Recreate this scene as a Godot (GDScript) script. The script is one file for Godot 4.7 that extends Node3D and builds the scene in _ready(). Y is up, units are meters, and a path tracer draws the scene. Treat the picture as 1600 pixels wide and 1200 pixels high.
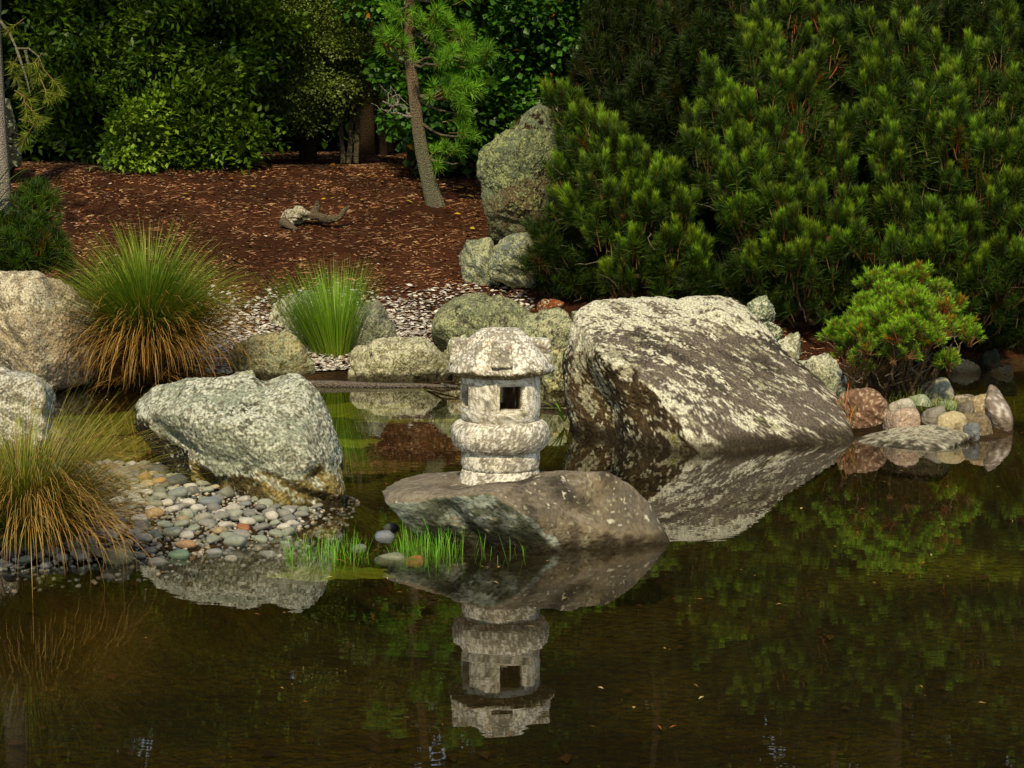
extends Node3D
# A pond in a stroll garden: a stone lantern on a rock in the water, lichened boulders, sedge tussocks and pines.

var rng := RandomNumberGenerator.new()
var na := FastNoiseLite.new()      # broad shapes
var nb := FastNoiseLite.new()      # medium
var nc := FastNoiseLite.new()      # fine grain
var nr := FastNoiseLite.new()      # ridges
var cell := FastNoiseLite.new()    # round lichen patches
var mats := {}

# ---------------------------------------------------------------- naming
func top(o: Node3D, called: String, label: String, category: String, group := "") -> Node3D:
	o.name = called
	o.set_meta("label", label)
	o.set_meta("category", category)
	if group: o.set_meta("group", group)
	add_child(o, true)
	return o

func thing(called: String, label: String, category: String, pos := Vector3.ZERO, group := "") -> Node3D:
	var o := Node3D.new()
	o.position = pos
	return top(o, called, label, category, group)

func part(called: String, mesh: Mesh, mat: Material, parent: Node3D, stuff := false) -> MeshInstance3D:
	var o := MeshInstance3D.new()
	o.name = called
	o.mesh = mesh
	o.material_override = mat
	if stuff: o.set_meta("kind", "stuff")
	parent.add_child(o, true)
	return o

func setting(called: String, mesh: Mesh, mat: Material, kind := "structure") -> MeshInstance3D:
	var o := part(called, mesh, mat, self)
	o.set_meta("kind", kind)
	return o

func copies(called: String, mesh: Mesh, mat: Material, parent: Node3D, where: Array, tints: Array) -> MultiMeshInstance3D:
	var mm := MultiMesh.new()
	mm.transform_format = MultiMesh.TRANSFORM_3D
	mm.use_colors = true
	mm.mesh = mesh
	mm.instance_count = where.size()
	for i in where.size():
		mm.set_instance_transform(i, where[i])
		mm.set_instance_color(i, tints[i])
	var o := MultiMeshInstance3D.new()
	o.name = called
	o.multimesh = mm
	o.material_override = mat
	o.set_meta("kind", "stuff")
	parent.add_child(o, true)
	return o

# ---------------------------------------------------------------- small maths
func lerps(t: float, xs: Array, ys: Array) -> float:
	if t <= xs[0]: return ys[0]
	for i in xs.size() - 1:
		if t <= xs[i + 1]: return lerpf(ys[i], ys[i + 1], (t - xs[i]) / (xs[i + 1] - xs[i]))
	return ys[-1]

func ss(a: float, b: float, t: float) -> float:
	return smoothstep(a, b, t)

func rnd(a: float, b: float) -> float:
	return rng.randf_range(a, b)

func rdir() -> Vector3:
	var z := rnd(-1, 1)
	var a := rnd(0, TAU)
	var r := sqrt(1 - z * z)
	return Vector3(r * cos(a), z, r * sin(a))

func hsh(p: Vector3) -> float:
	var s := sin(p.x * 127.1 + p.y * 311.7 + p.z * 74.7) * 43758.5453
	return s - floorf(s)

const BX := [-12, -4, -2, 0, 1, 2, 2.6, 3.2, 5, 12]
const BD := [12.5, 13.2, 13.6, 14.2, 13.2, 12.6, 13.6, 14.6, 15, 15]
const PS := [-1, 0, .3, 1.3, 2.2, 3.4, 4.6, 6.5, 16, 40]
const PH := [-.3, -.03, .06, .37, .666, 1.06, 1.37, 1.78, 2.3, 3]

func bank(x: float, d: float) -> float:
	return d - lerps(x, BX, BD)

func beach(x: float, d: float) -> float:       # 1 in the middle of the pebble shore, 0 at its water's edge
	var q := Vector2((x + 2.3) / 1.4, (d - 8.0) / 1.36)
	return 1.0 - q.length() + 0.05 * na.get_noise_2d(x * 60, d * 60)

func ground_y(x: float, d: float) -> float:
	var s := bank(x, d)
	var h := lerps(s, PS, PH)
	h += 0.05 * na.get_noise_2d(x * 22, d * 22) * ss(-.2, 1.5, s) + .012 * nb.get_noise_2d(x * 30, d * 30)
	var b := beach(x, d)
	h = maxf(h, lerpf(-.3, 0.0, ss(-.5, 0, b)) if b < 0 else 0.2 * b * (1 - .35 * b))
	var i := 1.0 - Vector2((x - 2.55) / .62, (d - 11.0) / .8).length()
	h = maxf(h, lerpf(-.3, 0.0, ss(-.5, 0, i)) if i < 0 else .16 * i)
	if d < 2.0: h = maxf(h, lerpf(-.3, .5, ss(2.0, -2.0, d)))
	if x < -5.5: h = maxf(h, lerpf(-.3, .6, ss(-5.5, -8.0, x)))
	if x > 9.0: h = maxf(h, lerpf(-.3, .6, ss(9.0, 12.0, x)))
	return h

func on_ground(x: float, d: float) -> Vector3:
	return Vector3(x, ground_y(x, d), -d)

# ---------------------------------------------------------------- mesh making
func mesh_of(v: PackedVector3Array, c: PackedColorArray, idx: PackedInt32Array, smooth := true, uv := PackedVector2Array()) -> ArrayMesh:
	var a := []
	a.resize(Mesh.ARRAY_MAX)
	a[Mesh.ARRAY_VERTEX] = v
	if c.size(): a[Mesh.ARRAY_COLOR] = c
	if uv.size(): a[Mesh.ARRAY_TEX_UV] = uv
	a[Mesh.ARRAY_INDEX] = idx
	var st := SurfaceTool.new()
	st.create_from_arrays(a)
	if not smooth: st.set_smooth_group(-1)
	st.generate_normals()
	return st.commit()

class Bag:
	var v := PackedVector3Array()
	var c := PackedColorArray()
	var i := PackedInt32Array()
	func tri(a: Vector3, b: Vector3, d: Vector3, ca: Color, cb: Color, cd: Color) -> void:
		var n := v.size()
		v.append_array([a, b, d])
		c.append_array([ca, cb, cd])
		i.append_array([n, n + 1, n + 2])
	# a bent ribbon through the points, of the given half widths along a side vector
	func ribbon(p: Array, w: Array, side: Vector3, cols: Array) -> void:
		var n := v.size()
		for k in p.size():
			v.append(p[k] - side * w[k])
			v.append(p[k] + side * w[k])
			c.append(cols[k])
			c.append(cols[k])
			if k:
				var m := n + 2 * k
				i.append_array([m - 2, m - 1, m, m - 1, m + 1, m])
	# a round tapering limb
	func limb(p: Array, r: Array, sides: int, cols: Array) -> void:
		var n := v.size()
		for k in p.size():
			var t: Vector3 = (p[mini(k + 1, p.size() - 1)] - p[maxi(k - 1, 0)]).normalized()
			var s := t.cross(Vector3(.31, .2, .93)).normalized()
			var u := t.cross(s)
			for j in sides:
				var a := TAU * j / sides
				v.append(p[k] + (s * cos(a) + u * sin(a)) * r[k])
				c.append(cols[k])
			if k:
				for j in sides:
					var a := n + (k - 1) * sides + j
					var b := n + (k - 1) * sides + (j + 1) % sides
					i.append_array([a, a + sides, b, b, a + sides, b + sides])

func commit(b: Bag, smooth := true) -> ArrayMesh:
	return mesh_of(b.v, b.c, b.i, smooth)

# the planes of the convex hull of a few points: [normal, distance from the origin]
func hull(pts: Array) -> Array:
	var out := []
	var n := pts.size()
	for a in n:
		for b in range(a + 1, n):
			for c in range(b + 1, n):
				var nn: Vector3 = (pts[b] - pts[a]).cross(pts[c] - pts[a])
				if nn.length() < 1e-7: continue
				nn = nn.normalized()
				var d: float = nn.dot(pts[a])
				if d < 0:
					nn = -nn
					d = -d
				if d < .004: continue
				var ok := true
				for k in n:
					if nn.dot(pts[k]) > d + 1e-4:
						ok = false
						break
				if not ok: continue
				for o in out:
					if o[0].dot(nn) > .9995:
						ok = false
						break
				if ok: out.append([nn, d])
	return out

# A stone: the rounded hull of the points, weathered by noise. o: grid, round, amp, ridge, fine, dents, look
func stone_mesh(pts: Array, o: Dictionary, origin: Vector3) -> ArrayMesh:
	var mid := Vector3.ZERO
	for p in pts: mid += p
	mid /= pts.size()
	if o.has("mid"): mid = o.mid
	var loc := []
	var reach := 0.0
	for p in pts:
		loc.append(p - mid)
		reach = maxf(reach, (p - mid).length())
	var pl := hull(loc)
	var ns := PackedVector3Array()
	for q in pl: ns.append(q[0] / q[1])
	var g: int = o.get("grid", 24)
	var pw: float = o.get("round", 14.0)
	var amp: float = o.get("amp", .04) * reach
	var ridge: float = o.get("ridge", .0) * reach
	var fine: float = o.get("fine", .008)
	var dents: Array = o.get("dents", [])
	var grow: float = o.get("grow", 1.03)
	var so: Vector3 = o.get("seed", 1) * Vector3(7.3, 3.1, 5.7)
	var fs: float = 100.0 / reach * .5
	var v := PackedVector3Array()
	var idx := PackedInt32Array()
	for f in 6:
		var ax := f / 2
		var sg := 1.0 if f % 2 == 0 else -1.0
		var n0 := v.size()
		for i in g + 1:
			for j in g + 1:
				var a := tan((2.0 * i / g - 1) * PI / 4)
				var b := tan((2.0 * j / g - 1) * PI / 4)
				var d := Vector3(sg, a, b) if ax == 0 else (Vector3(a, sg, b) if ax == 1 else Vector3(a, b, sg))
				d = d.normalized()
				var s := 0.0
				for q in ns:
					var t := q.dot(d)
					if t > 0: s += pow(t, pw)
				var r := grow * pow(s, -1.0 / pw)
				var p := d * r
				var w := p + so
				var dr := amp * na.get_noise_3dv(w * fs * 1.6) + fine * nb.get_noise_3dv(w * 1000) + fine * .6 * nc.get_noise_3dv(w * 3200)
				if ridge > 0:
					var rv := absf(nr.get_noise_3dv((w + Vector3(0, .5, 0) * w.x) * fs * Vector3(1, 2.2, 1)))
					dr -= ridge * (1 - ss(0, .22, rv))
				for q in dents:
					var e: float = (p + mid - q[0]).length_squared() / (q[1] * q[1])
					if e < 6: dr -= q[2] * exp(-e)
				v.append(p + d * dr + mid - origin)
				if i and j:
					var k := n0 + i * (g + 1) + j
					var flip := (sg > 0) == (ax == 1)
					var A := k - g - 2
					var B := k - g - 1
					var C := k - 1
					if flip: idx.append_array([A, C, B, B, C, k])
					else: idx.append_array([A, B, C, B, k, C])
	return paint(mesh_of(v, PackedColorArray(), idx), o.get("look", {}), origin, so)

# stone colours: bare rock, lichen crusts, stains, moss, the wet foot, painted overhang shade
func paint(m: ArrayMesh, look: Dictionary, origin: Vector3, so: Vector3) -> ArrayMesh:
	var a := m.surface_get_arrays(0)
	var v: PackedVector3Array = a[Mesh.ARRAY_VERTEX]
	var n: PackedVector3Array = a[Mesh.ARRAY_NORMAL]
	var c := PackedColorArray()
	c.resize(v.size())
	var base: Color = look.get("base", Color8(122, 114, 98))
	var base2: Color = look.get("base2", Color8(92, 84, 70))
	var lich: Color = look.get("lichen", Color8(214, 214, 186))
	var lich2: Color = look.get("lichen2", Color8(170, 178, 140))
	var moss: Color = look.get("moss", Color8(92, 92, 34))
	var la: float = look.get("amount", .5)          # share of pale lichen
	var lb: float = look.get("amount2", .4)
	var sc: float = look.get("scale", 1.0)
	var stain: float = look.get("stain", .4)
	var mossy: float = look.get("mossy", .1)
	var wet: float = look.get("wet", .07)
	var streak: Vector3 = look.get("streak", Vector3.ZERO)
	var zone: String = look.get("zone", "")
	for k in v.size():
		var p := v[k] + so
		p -= streak * streak.dot(p) * .62
		var nn := n[k]
		var w := v[k] + origin
		var big := na.get_noise_3dv(p * 190 * sc)
		var med := nb.get_noise_3dv(p * 800 * sc)
		var fin := nc.get_noise_3dv(p * 4600)
		var col := base.lerp(base2, clampf(.5 + med * 1.1 + fin * .5, 0, 1))
		var am := la + big * .9 + maxf(nn.y, -.3) * .25
		var am2 := lb - big * .7 + med * .3
		var dk := stain + nb.get_noise_3dv(p * 240 * sc + Vector3(40, 3, 9)) * 1.2
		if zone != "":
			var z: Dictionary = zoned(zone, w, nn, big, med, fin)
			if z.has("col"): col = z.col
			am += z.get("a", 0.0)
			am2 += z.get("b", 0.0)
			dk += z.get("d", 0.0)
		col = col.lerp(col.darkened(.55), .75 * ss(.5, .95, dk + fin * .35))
		var e2 := -cell.get_noise_3dv(p * 2600 * sc + Vector3(31, 7, 3)) + fin * .5 + med * .3
		col = col.lerp(lich2, .85 * ss(.02, .1, e2 - .55 + am2 * .55))
		var e1 := -.06 - cell.get_noise_3dv(p * 1700 * sc) + fin * .55 + med * .35
		col = col.lerp(lich, .95 * ss(.02, .09, e1 - .6 + am * .5))
		if mossy > 0:
			col = col.lerp(moss, .8 * ss(.5, .8, mossy + med * .8 + fin * .3 - absf(w.y - .1) * .5))
		col = col.lightened(.06 * fin) if fin > 0 else col.darkened(-.22 * fin)
		var foot := ss(wet, wet * .15, w.y + med * .05) if wet > 0 else 0.0
		col = col.lerp(Color8(38, 32, 20), .72 * foot)
		c[k] = col
	a[Mesh.ARRAY_COLOR] = c
	var out := ArrayMesh.new()
	out.add_surface_from_arrays(Mesh.PRIMITIVE_TRIANGLES, a)
	return out

func stone(called: String, label: String, category: String, pts: Array, o: Dictionary, group := "") -> MeshInstance3D:
	var lo := INF
	var mid := Vector3.ZERO
	for p in pts:
		lo = minf(lo, p.y)
		mid += p / pts.size()
	var all := pts.duplicate()
	if o.get("sink", true) and lo < .25:
		for p in pts:
			if p.y < lo + o.get("sink_below", .12): all.append(Vector3(lerpf(p.x, mid.x, .08), lo - .16, lerpf(p.z, mid.z, .08)))
	var org := Vector3(mid.x, lo, mid.z)
	var q := MeshInstance3D.new()
	q.mesh = stone_mesh(all, o, org)
	q.material_override = mats[o.get("mat", "lichen_rock")]
	q.position = org
	top(q, called, label, category, group)
	return q

# points of a plain boulder that fills a box
func lump(c: Vector3, half: Vector3, seed: int, n := 13, boxy := .35) -> Array:
	var r := RandomNumberGenerator.new()
	r.seed = seed * 977 + 5
	var out := []
	for k in n:
		var y := 1.0 - 2.0 * (k + .5) / n
		var a := k * 2.39996 + r.randf_range(-.5, .5)
		var s := sqrt(1 - y * y)
		var d := Vector3(s * cos(a), y, s * sin(a))
		var m := maxf(absf(d.x), maxf(absf(d.y), absf(d.z)))
		d = d.lerp(d / m, boxy) * r.randf_range(.88, 1.1)
		out.append(c + d * half)
	return out

# ---------------------------------------------------------------- textures
func noise_tex(px: int, freq: float, oct: int, seed: int, ramp: Array, normal := false, bump := 4.0, kind := FastNoiseLite.TYPE_SIMPLEX_SMOOTH) -> NoiseTexture2D:
	var f := FastNoiseLite.new()
	f.noise_type = kind
	f.seed = seed
	f.frequency = freq
	f.fractal_octaves = oct
	f.fractal_type = FastNoiseLite.FRACTAL_FBM
	var t := NoiseTexture2D.new()
	t.width = px
	t.height = px
	t.seamless = true
	t.noise = f
	t.as_normal_map = normal
	t.bump_strength = bump
	if ramp.size():
		var g := Gradient.new()
		var off := PackedFloat32Array()
		var cs := PackedColorArray()
		for r in ramp:
			off.append(r[0])
			var l: float = r[1]
			cs.append(Color(l, l, l).linear_to_srgb() if r.size() < 3 else r[2])
		g.offsets = off
		g.colors = cs
		t.color_ramp = g
	return t

func mat(tex: Texture2D, scale: float, rough: float, bump: Texture2D = null, bump_cm := 1.0, spec := .4) -> StandardMaterial3D:
	var m := StandardMaterial3D.new()
	m.vertex_color_use_as_albedo = true
	m.vertex_color_is_srgb = true
	m.roughness = rough
	m.metallic_specular = spec
	if tex:
		m.albedo_texture = tex
		m.uv1_triplanar = true
		m.uv1_scale = Vector3.ONE * scale
	if bump:
		m.heightmap_enabled = true
		m.heightmap_texture = bump
		m.heightmap_scale = bump_cm
	return m

func leaf_mat(rough: float, back: float, spec := .4) -> StandardMaterial3D:
	var m := mat(null, 1, rough, null, 1, spec)
	m.cull_mode = BaseMaterial3D.CULL_DISABLED
	if back > 0:
		m.backlight_enabled = true
		m.backlight = Color(back, back, back * .6)
	return m

func make_materials() -> void:
	var speck := noise_tex(512, .05, 5, 3, [[0.0, .22], [.34, .36], [.46, .6], [.56, .9], [.7, 1.0], [1.0, 1.0]])
	var grain := noise_tex(512, .06, 5, 8, [[0.0, .55], [.45, .78], [1.0, 1.0]])
	var bump := noise_tex(512, .03, 7, 5, [])
	mats.lichen_rock = mat(speck, 2.2, .93, bump, 1.0, .3)
	mats.brown_rock = mat(grain, 2.0, .8, bump, 1.1, .35)
	mats.lantern = mat(noise_tex(512, .05, 5, 21, [[0.0, .42], [.36, .6], [.48, .82], [.58, .98], [1.0, 1.0]]), 5.0, .95, bump, .35, .3)
	mats.pebble = mat(grain, 6.0, .62, null, 1.0, .45)
	mats.bark = mat(noise_tex(256, .06, 4, 31, [[0.0, .3], [.5, .7], [1.0, 1.0]]), 3.0, .95, bump, 4.0, .25)
	mats.mud = mat(noise_tex(512, .03, 6, 41, [[0.0, .4], [.5, .7], [1.0, 1.0]]), .9, .97, bump, 5.0, .2)
	mats.leaf = leaf_mat(.42, .5)
	mats.needle = leaf_mat(.55, .3, .35)
	mats.grass = leaf_mat(.5, .45, .35)
	mats.litter = leaf_mat(.9, 0, .25)
	mats.shell = mat(null, 1, .55)

# ---------------------------------------------------------------- water
func water_material() -> StandardMaterial3D:
	var px := 512
	var f := FastNoiseLite.new()
	f.seed = 77
	f.frequency = .016
	f.fractal_octaves = 4
	f.fractal_gain = .42
	var im := Image.create_empty(px, px, false, Image.FORMAT_RF)
	for y in px:
		for x in px:
			var a := TAU * x / px
			var b := TAU * y / px
			# seamless on a torus; the ripples are longer along the shore than across it
			var h := f.get_noise_3d(cos(a) * 60 + sin(b) * 170, sin(a) * 60 + cos(b) * 170, cos(b) * 150 + sin(a) * 30)
			im.set_pixel(x, y, Color(.5 + .5 * h, 0, 0))
	var m := StandardMaterial3D.new()
	m.transparency = BaseMaterial3D.TRANSPARENCY_ALPHA
	m.albedo_color = Color(Color8(48, 38, 6), .16)
	m.roughness = .0
	m.metallic_specular = .5
	m.heightmap_enabled = true
	m.heightmap_texture = ImageTexture.create_from_image(im)
	m.heightmap_scale = .016
	m.uv1_scale = Vector3(.5, .5, 1)
	m.cull_mode = BaseMaterial3D.CULL_DISABLED
	return m

# ---------------------------------------------------------------- grass
func blade(b: Bag, root: Vector3, az: float, tilt: float, len: float, droop: float, wid: float, c0: Color, c1: Color, seg := 6) -> void:
	var h := Vector3(cos(az), 0, sin(az))
	var side := Vector3(-h.z, 0, h.x)
	side = (side + rdir() * .35).normalized()
	var p := root
	var th := tilt
	var ps := []
	var ws := []
	var cs := []
	for k in seg + 1:
		var t := float(k) / seg
		ps.append(p)
		ws.append(wid * (1.0 - .93 * t * t))
		cs.append(c0.lerp(c1, ss(.1, 1, t)))
		p += (h * sin(th) + Vector3.UP * cos(th)) * len / seg
		th += droop * (.35 + 1.3 * t) / seg
	b.ribbon(ps, ws, side, cs)

func tone(a: Color, b: Color, j := .12) -> Color:
	var c := a.lerp(b, rng.randf())
	var k := 1 + rnd(-j, j)
	return Color(c.r * k, c.g * k, c.b * k)

# ---------------------------------------------------------------- foliage pieces
func leaf(b: Bag, at: Vector3, dir: Vector3, up: Vector3, len: float, wid: float, col: Color) -> void:
	var side := dir.cross(up).normalized()
	var nn := side.cross(dir).normalized()
	var m := at + dir * len * .45 - nn * wid * .12
	var tip := at + dir * len - nn * len * .12
	var n := b.v.size()
	b.v.append_array([at, m + side * wid + nn * wid * .25, tip, m - side * wid + nn * wid * .25, m])
	var d := Color(col.r * .86, col.g * .86, col.b * .86)
	b.c.append_array([d, col, col, d, Color(col.r * .93, col.g * .95, col.b * .93)])
	b.i.append_array([n, n + 1, n + 4, n + 1, n + 2, n + 4, n + 2, n + 3, n + 4, n + 3, n, n + 4])

func sprig_mesh(count: int, reach: float, len: float, wid: float, ca: Color, cb: Color) -> ArrayMesh:
	var b := Bag.new()
	for k in count:
		var t := float(k) / count
		var at := Vector3(rnd(-.12, .12), rnd(-.12, .12), -.5 + t) * reach
		var a := k * 2.4 + rnd(-.4, .4)
		var out := Vector3(cos(a), sin(a) * .6 + .15, rnd(.1, .9)).normalized()
		var up := (Vector3.UP + rdir() * .5).normalized()
		leaf(b, at + out * reach * rnd(.02, .35), out, up, len * rnd(.7, 1.15), wid * rnd(.8, 1.1), tone(ca, cb))
	return commit(b)

# an upright shoot of a mountain pine along +y: dull needles below, fresh ones towards the tip
func shoot_mesh(n: int, h: float, nl: float, spread: float, dull: Color, fresh: Color, wid := .0022) -> ArrayMesh:
	var b := Bag.new()
	for k in n:
		var t := pow((k + rng.randf()) / n, .85)
		var a := k * 2.39996
		var out := Vector3(cos(a), 0, sin(a))
		var lean := spread * (1.0 - .6 * t) * rnd(.8, 1.2)
		var d := (out * sin(lean) + Vector3.UP * cos(lean)).normalized()
		var p := Vector3.UP * (t * h) + out * .006
		var L := nl * rnd(.75, 1.15)
		var c := tone(dull.lerp(fresh, ss(.25, .95, t)), dull.lerp(fresh, ss(.4, 1, t)), .15)
		var side := d.cross(rdir()).normalized() * wid
		var base := Color(c.r * .8, c.g * .8, c.b * .8)
		b.tri(p - side, p + side, p + d * L, base, base, c)
	b.limb([Vector3(0, -.06, 0), Vector3(0, h, 0)], [.006, .003], 4, [Color8(96, 70, 44), Color8(150, 104, 60)])
	return commit(b)

# a loose tuft of long soft needles round the end of a twig (along +y)
func tuft_mesh(n: int, nl: float, dull: Color, fresh: Color, wid := .0022) -> ArrayMesh:
	var b := Bag.new()
	for k in n:
		var t := rng.randf()
		var a := rnd(0, TAU)
		var lean := rnd(.25, 1.5) * (1.15 - .5 * t)
		var d := Vector3(cos(a) * sin(lean), cos(lean), sin(a) * sin(lean))
		var p := Vector3.UP * (t * .12)
		var side := d.cross(rdir()).normalized() * wid
		var c := tone(dull, fresh, .15)
		var q := p + d * nl * rnd(.7, 1.1)
		b.ribbon([p, p.lerp(q, .55), q - Vector3.UP * nl * .1], [1, .85, .1], side, [c, c, c])
	b.limb([Vector3(0, -.1, 0), Vector3(0, .12, 0)], [.006, .004], 4, [Color8(110, 92, 62), Color8(150, 104, 60)])
	return commit(b)

func basis_y(y: Vector3, spin: float, s: float) -> Basis:
	var x := y.cross(Vector3(.3, .1, .95)).normalized()
	var z := x.cross(y).normalized()
	return (Basis(x, y, z) * Basis(Vector3.UP, spin)).scaled_local(Vector3.ONE * s)

func curve(a: Vector3, b: Vector3, sag: float, n: int, wob := .04) -> Array:
	var out := []
	var L := a.distance_to(b)
	for k in n + 1:
		var t := float(k) / n
		out.append(a.lerp(b, t) + Vector3(0, -sag * 4 * t * (1 - t), 0) + rdir() * wob * L * sin(PI * t))
	return out

func taper(a: float, b: float, n: int) -> Array:
	var out := []
	for k in n: out.append(lerpf(a, b, float(k) / (n - 1)))
	return out

func fill(c: Color, n: int) -> Array:
	var out := []
	for k in n: out.append(c)
	return out

# leafy crown: clumps of sprigs scattered through ellipsoids [centre, half sizes, sprigs]
func leafy(parent: Node3D, called: String, blobs: Array, mesh: ArrayMesh, m: Material, smin: float, smax: float, clump := .3, tint := Color(1, 1, 1), shell := .55) -> void:
	var where := []
	var tints := []
	for e in blobs:
		var left: int = e[2]
		while left > 0:
			var d := rdir()
			var cc: Vector3 = e[0] + d * e[1] * pow(rnd(pow(shell, 3), 1), 1.0 / 3)
			var n := mini(left, rng.randi_range(10, 22))
			left -= n
			var tn := rnd(.8, 1.08)
			for k in n:
				var off := rdir() * clump * pow(rng.randf(), .5) * Vector3(1, .6, 1)
				var out := (d + rdir() * .7 + Vector3(0, -.15, .25)).normalized()
				var bs := Basis.looking_at(-out, Vector3.UP if absf(out.y) < .95 else Vector3.RIGHT) * Basis(Vector3.FORWARD, rnd(-.6, .6))
				where.append(Transform3D(bs.scaled_local(Vector3.ONE * rnd(smin, smax)), cc + off - parent.position))
				var t := tn * rnd(.88, 1.08)
				tints.append(Color(tint.r * t, tint.g * t, tint.b * t))
	copies(called, mesh, m, parent, where, tints)

# ---------------------------------------------------------------- where each stone has which colour
func zoned(which: String, w: Vector3, n: Vector3, big: float, med: float, fin: float) -> Dictionary:
	match which:
		"zone_roof": return zone_roof(w, n, big, med, fin)
		"zone_box": return zone_box(w, n, big, med, fin)
		"zone_low": return zone_low(w, n, big, med, fin)
		"left_zone": return left_zone(w, n, big, med, fin)
		"slab_zone": return slab_zone(w, n, big, med, fin)
		"ped_zone": return ped_zone(w, n, big, med, fin)
		"stand_zone": return stand_zone(w, n, big, med, fin)
		"flat_zone": return flat_zone(w, n, big, med, fin)
	return {}

func zone_roof(w: Vector3, n: Vector3, big: float, med: float, fin: float) -> Dictionary:
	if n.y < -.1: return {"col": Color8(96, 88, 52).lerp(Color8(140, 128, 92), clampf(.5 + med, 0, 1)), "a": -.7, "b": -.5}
	if w.y > .82 and big + med * .5 + fin * .5 > .34 and w.z > -7.40: return {"col": Color8(196, 128, 44), "a": -.5, "b": -.6}
	return {"a": -.3 + (.25 if w.x > .0 else 0.0), "b": .3}

func zone_box(w: Vector3, n: Vector3, big: float, med: float, fin: float) -> Dictionary:
	var x := w.x + .05
	var z: float = w.z + 7.42
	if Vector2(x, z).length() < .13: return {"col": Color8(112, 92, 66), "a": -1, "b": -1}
	var ed := ss(.05, .0, absf(x - .02) - .1)
	return {"a": .32 * ss(-.02, .08, x) - .1 * ed, "b": .3 * ss(.04, -.06, x) - .45}

func zone_low(w: Vector3, n: Vector3, big: float, med: float, fin: float) -> Dictionary:
	return {"a": -.05, "b": .16, "d": .18 if n.y < -.2 else .0}

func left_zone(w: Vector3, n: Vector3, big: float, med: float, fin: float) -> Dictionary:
	if w.x < -1.55 + med * .03 and w.y < .34 - (w.x + 1.78) * .57 + med * .05 and w.z > -8.8: return {"col": Color8(74, 66, 46).lerp(Color8(44, 40, 28), clampf(.5 + med * 1.3, 0, 1)), "a": -.9, "b": -.7, "d": .2}  # undercut painted dark to stand in for shade below the overhang
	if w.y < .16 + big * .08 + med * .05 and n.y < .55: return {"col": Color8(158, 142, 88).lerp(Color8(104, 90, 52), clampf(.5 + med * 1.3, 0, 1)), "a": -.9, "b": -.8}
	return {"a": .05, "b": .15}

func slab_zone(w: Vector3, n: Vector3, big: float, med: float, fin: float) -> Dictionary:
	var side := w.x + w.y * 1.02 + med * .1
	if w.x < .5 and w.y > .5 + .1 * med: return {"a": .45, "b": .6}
	if side < 1.03 or n.x < -.5 or n.y < -.05:  # dark mossy brown face, with the shade of its overhang painted in
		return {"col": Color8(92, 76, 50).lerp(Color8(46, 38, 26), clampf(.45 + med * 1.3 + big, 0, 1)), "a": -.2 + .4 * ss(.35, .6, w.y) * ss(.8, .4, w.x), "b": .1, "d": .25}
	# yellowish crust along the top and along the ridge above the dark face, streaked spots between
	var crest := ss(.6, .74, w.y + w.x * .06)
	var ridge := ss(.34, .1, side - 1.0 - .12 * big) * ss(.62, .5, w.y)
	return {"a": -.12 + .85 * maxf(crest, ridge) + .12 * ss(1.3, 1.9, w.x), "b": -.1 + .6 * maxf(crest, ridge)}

func ped_zone(w: Vector3, n: Vector3, big: float, med: float, fin: float) -> Dictionary:
	if n.y > .72: return {"col": Color8(146, 136, 118).lerp(Color8(112, 101, 86), clampf(.5 + med * .8 + big * .5, 0, 1)), "a": -.35, "b": -.2}
	if n.y < .22 and n.z > -.4 and w.x < .22 - (w.y - .0) * .9 + med * .03:
		var pale := clampf(ss(.07, .14, w.y + med * .06) * (.35 + .65 * ss(-.15, .2, med + fin * .3)) + ss(-.3, -.45, w.x) * .6 + ss(.05, .02, .22 - w.y * .9 - w.x), 0, 1)
		return {"col": Color8(62, 66, 46).lerp(Color8(150, 158, 146), pale), "a": -.6, "b": -.5, "d": .1 * (1 - pale)}
	return {"col": Color8(132, 118, 92).lerp(Color8(98, 91, 78), clampf(.5 + big * 1.2 + med * .6, 0, 1)), "a": -.2 + .4 * ss(.2, .3, w.y), "b": -.1}

func stand_zone(w: Vector3, n: Vector3, big: float, med: float, fin: float) -> Dictionary:
	if w.y < 1.42 + (w.x + .3) * .5 and w.x > -.35: return {"col": Color8(104, 92, 66), "a": -.5, "b": -.25}
	if w.y > 2.1 and med > .1: return {"col": Color8(52, 34, 18), "a": -.8, "b": -.8}
	return {"a": .1, "b": .35}

func flat_zone(w: Vector3, n: Vector3, big: float, med: float, fin: float) -> Dictionary:
	return {"col": Color8(34, 34, 28), "a": -.5, "b": -.5} if w.x > 2.14 and w.x < 2.27 + med * .06 and n.z > .2 else {}

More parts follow.
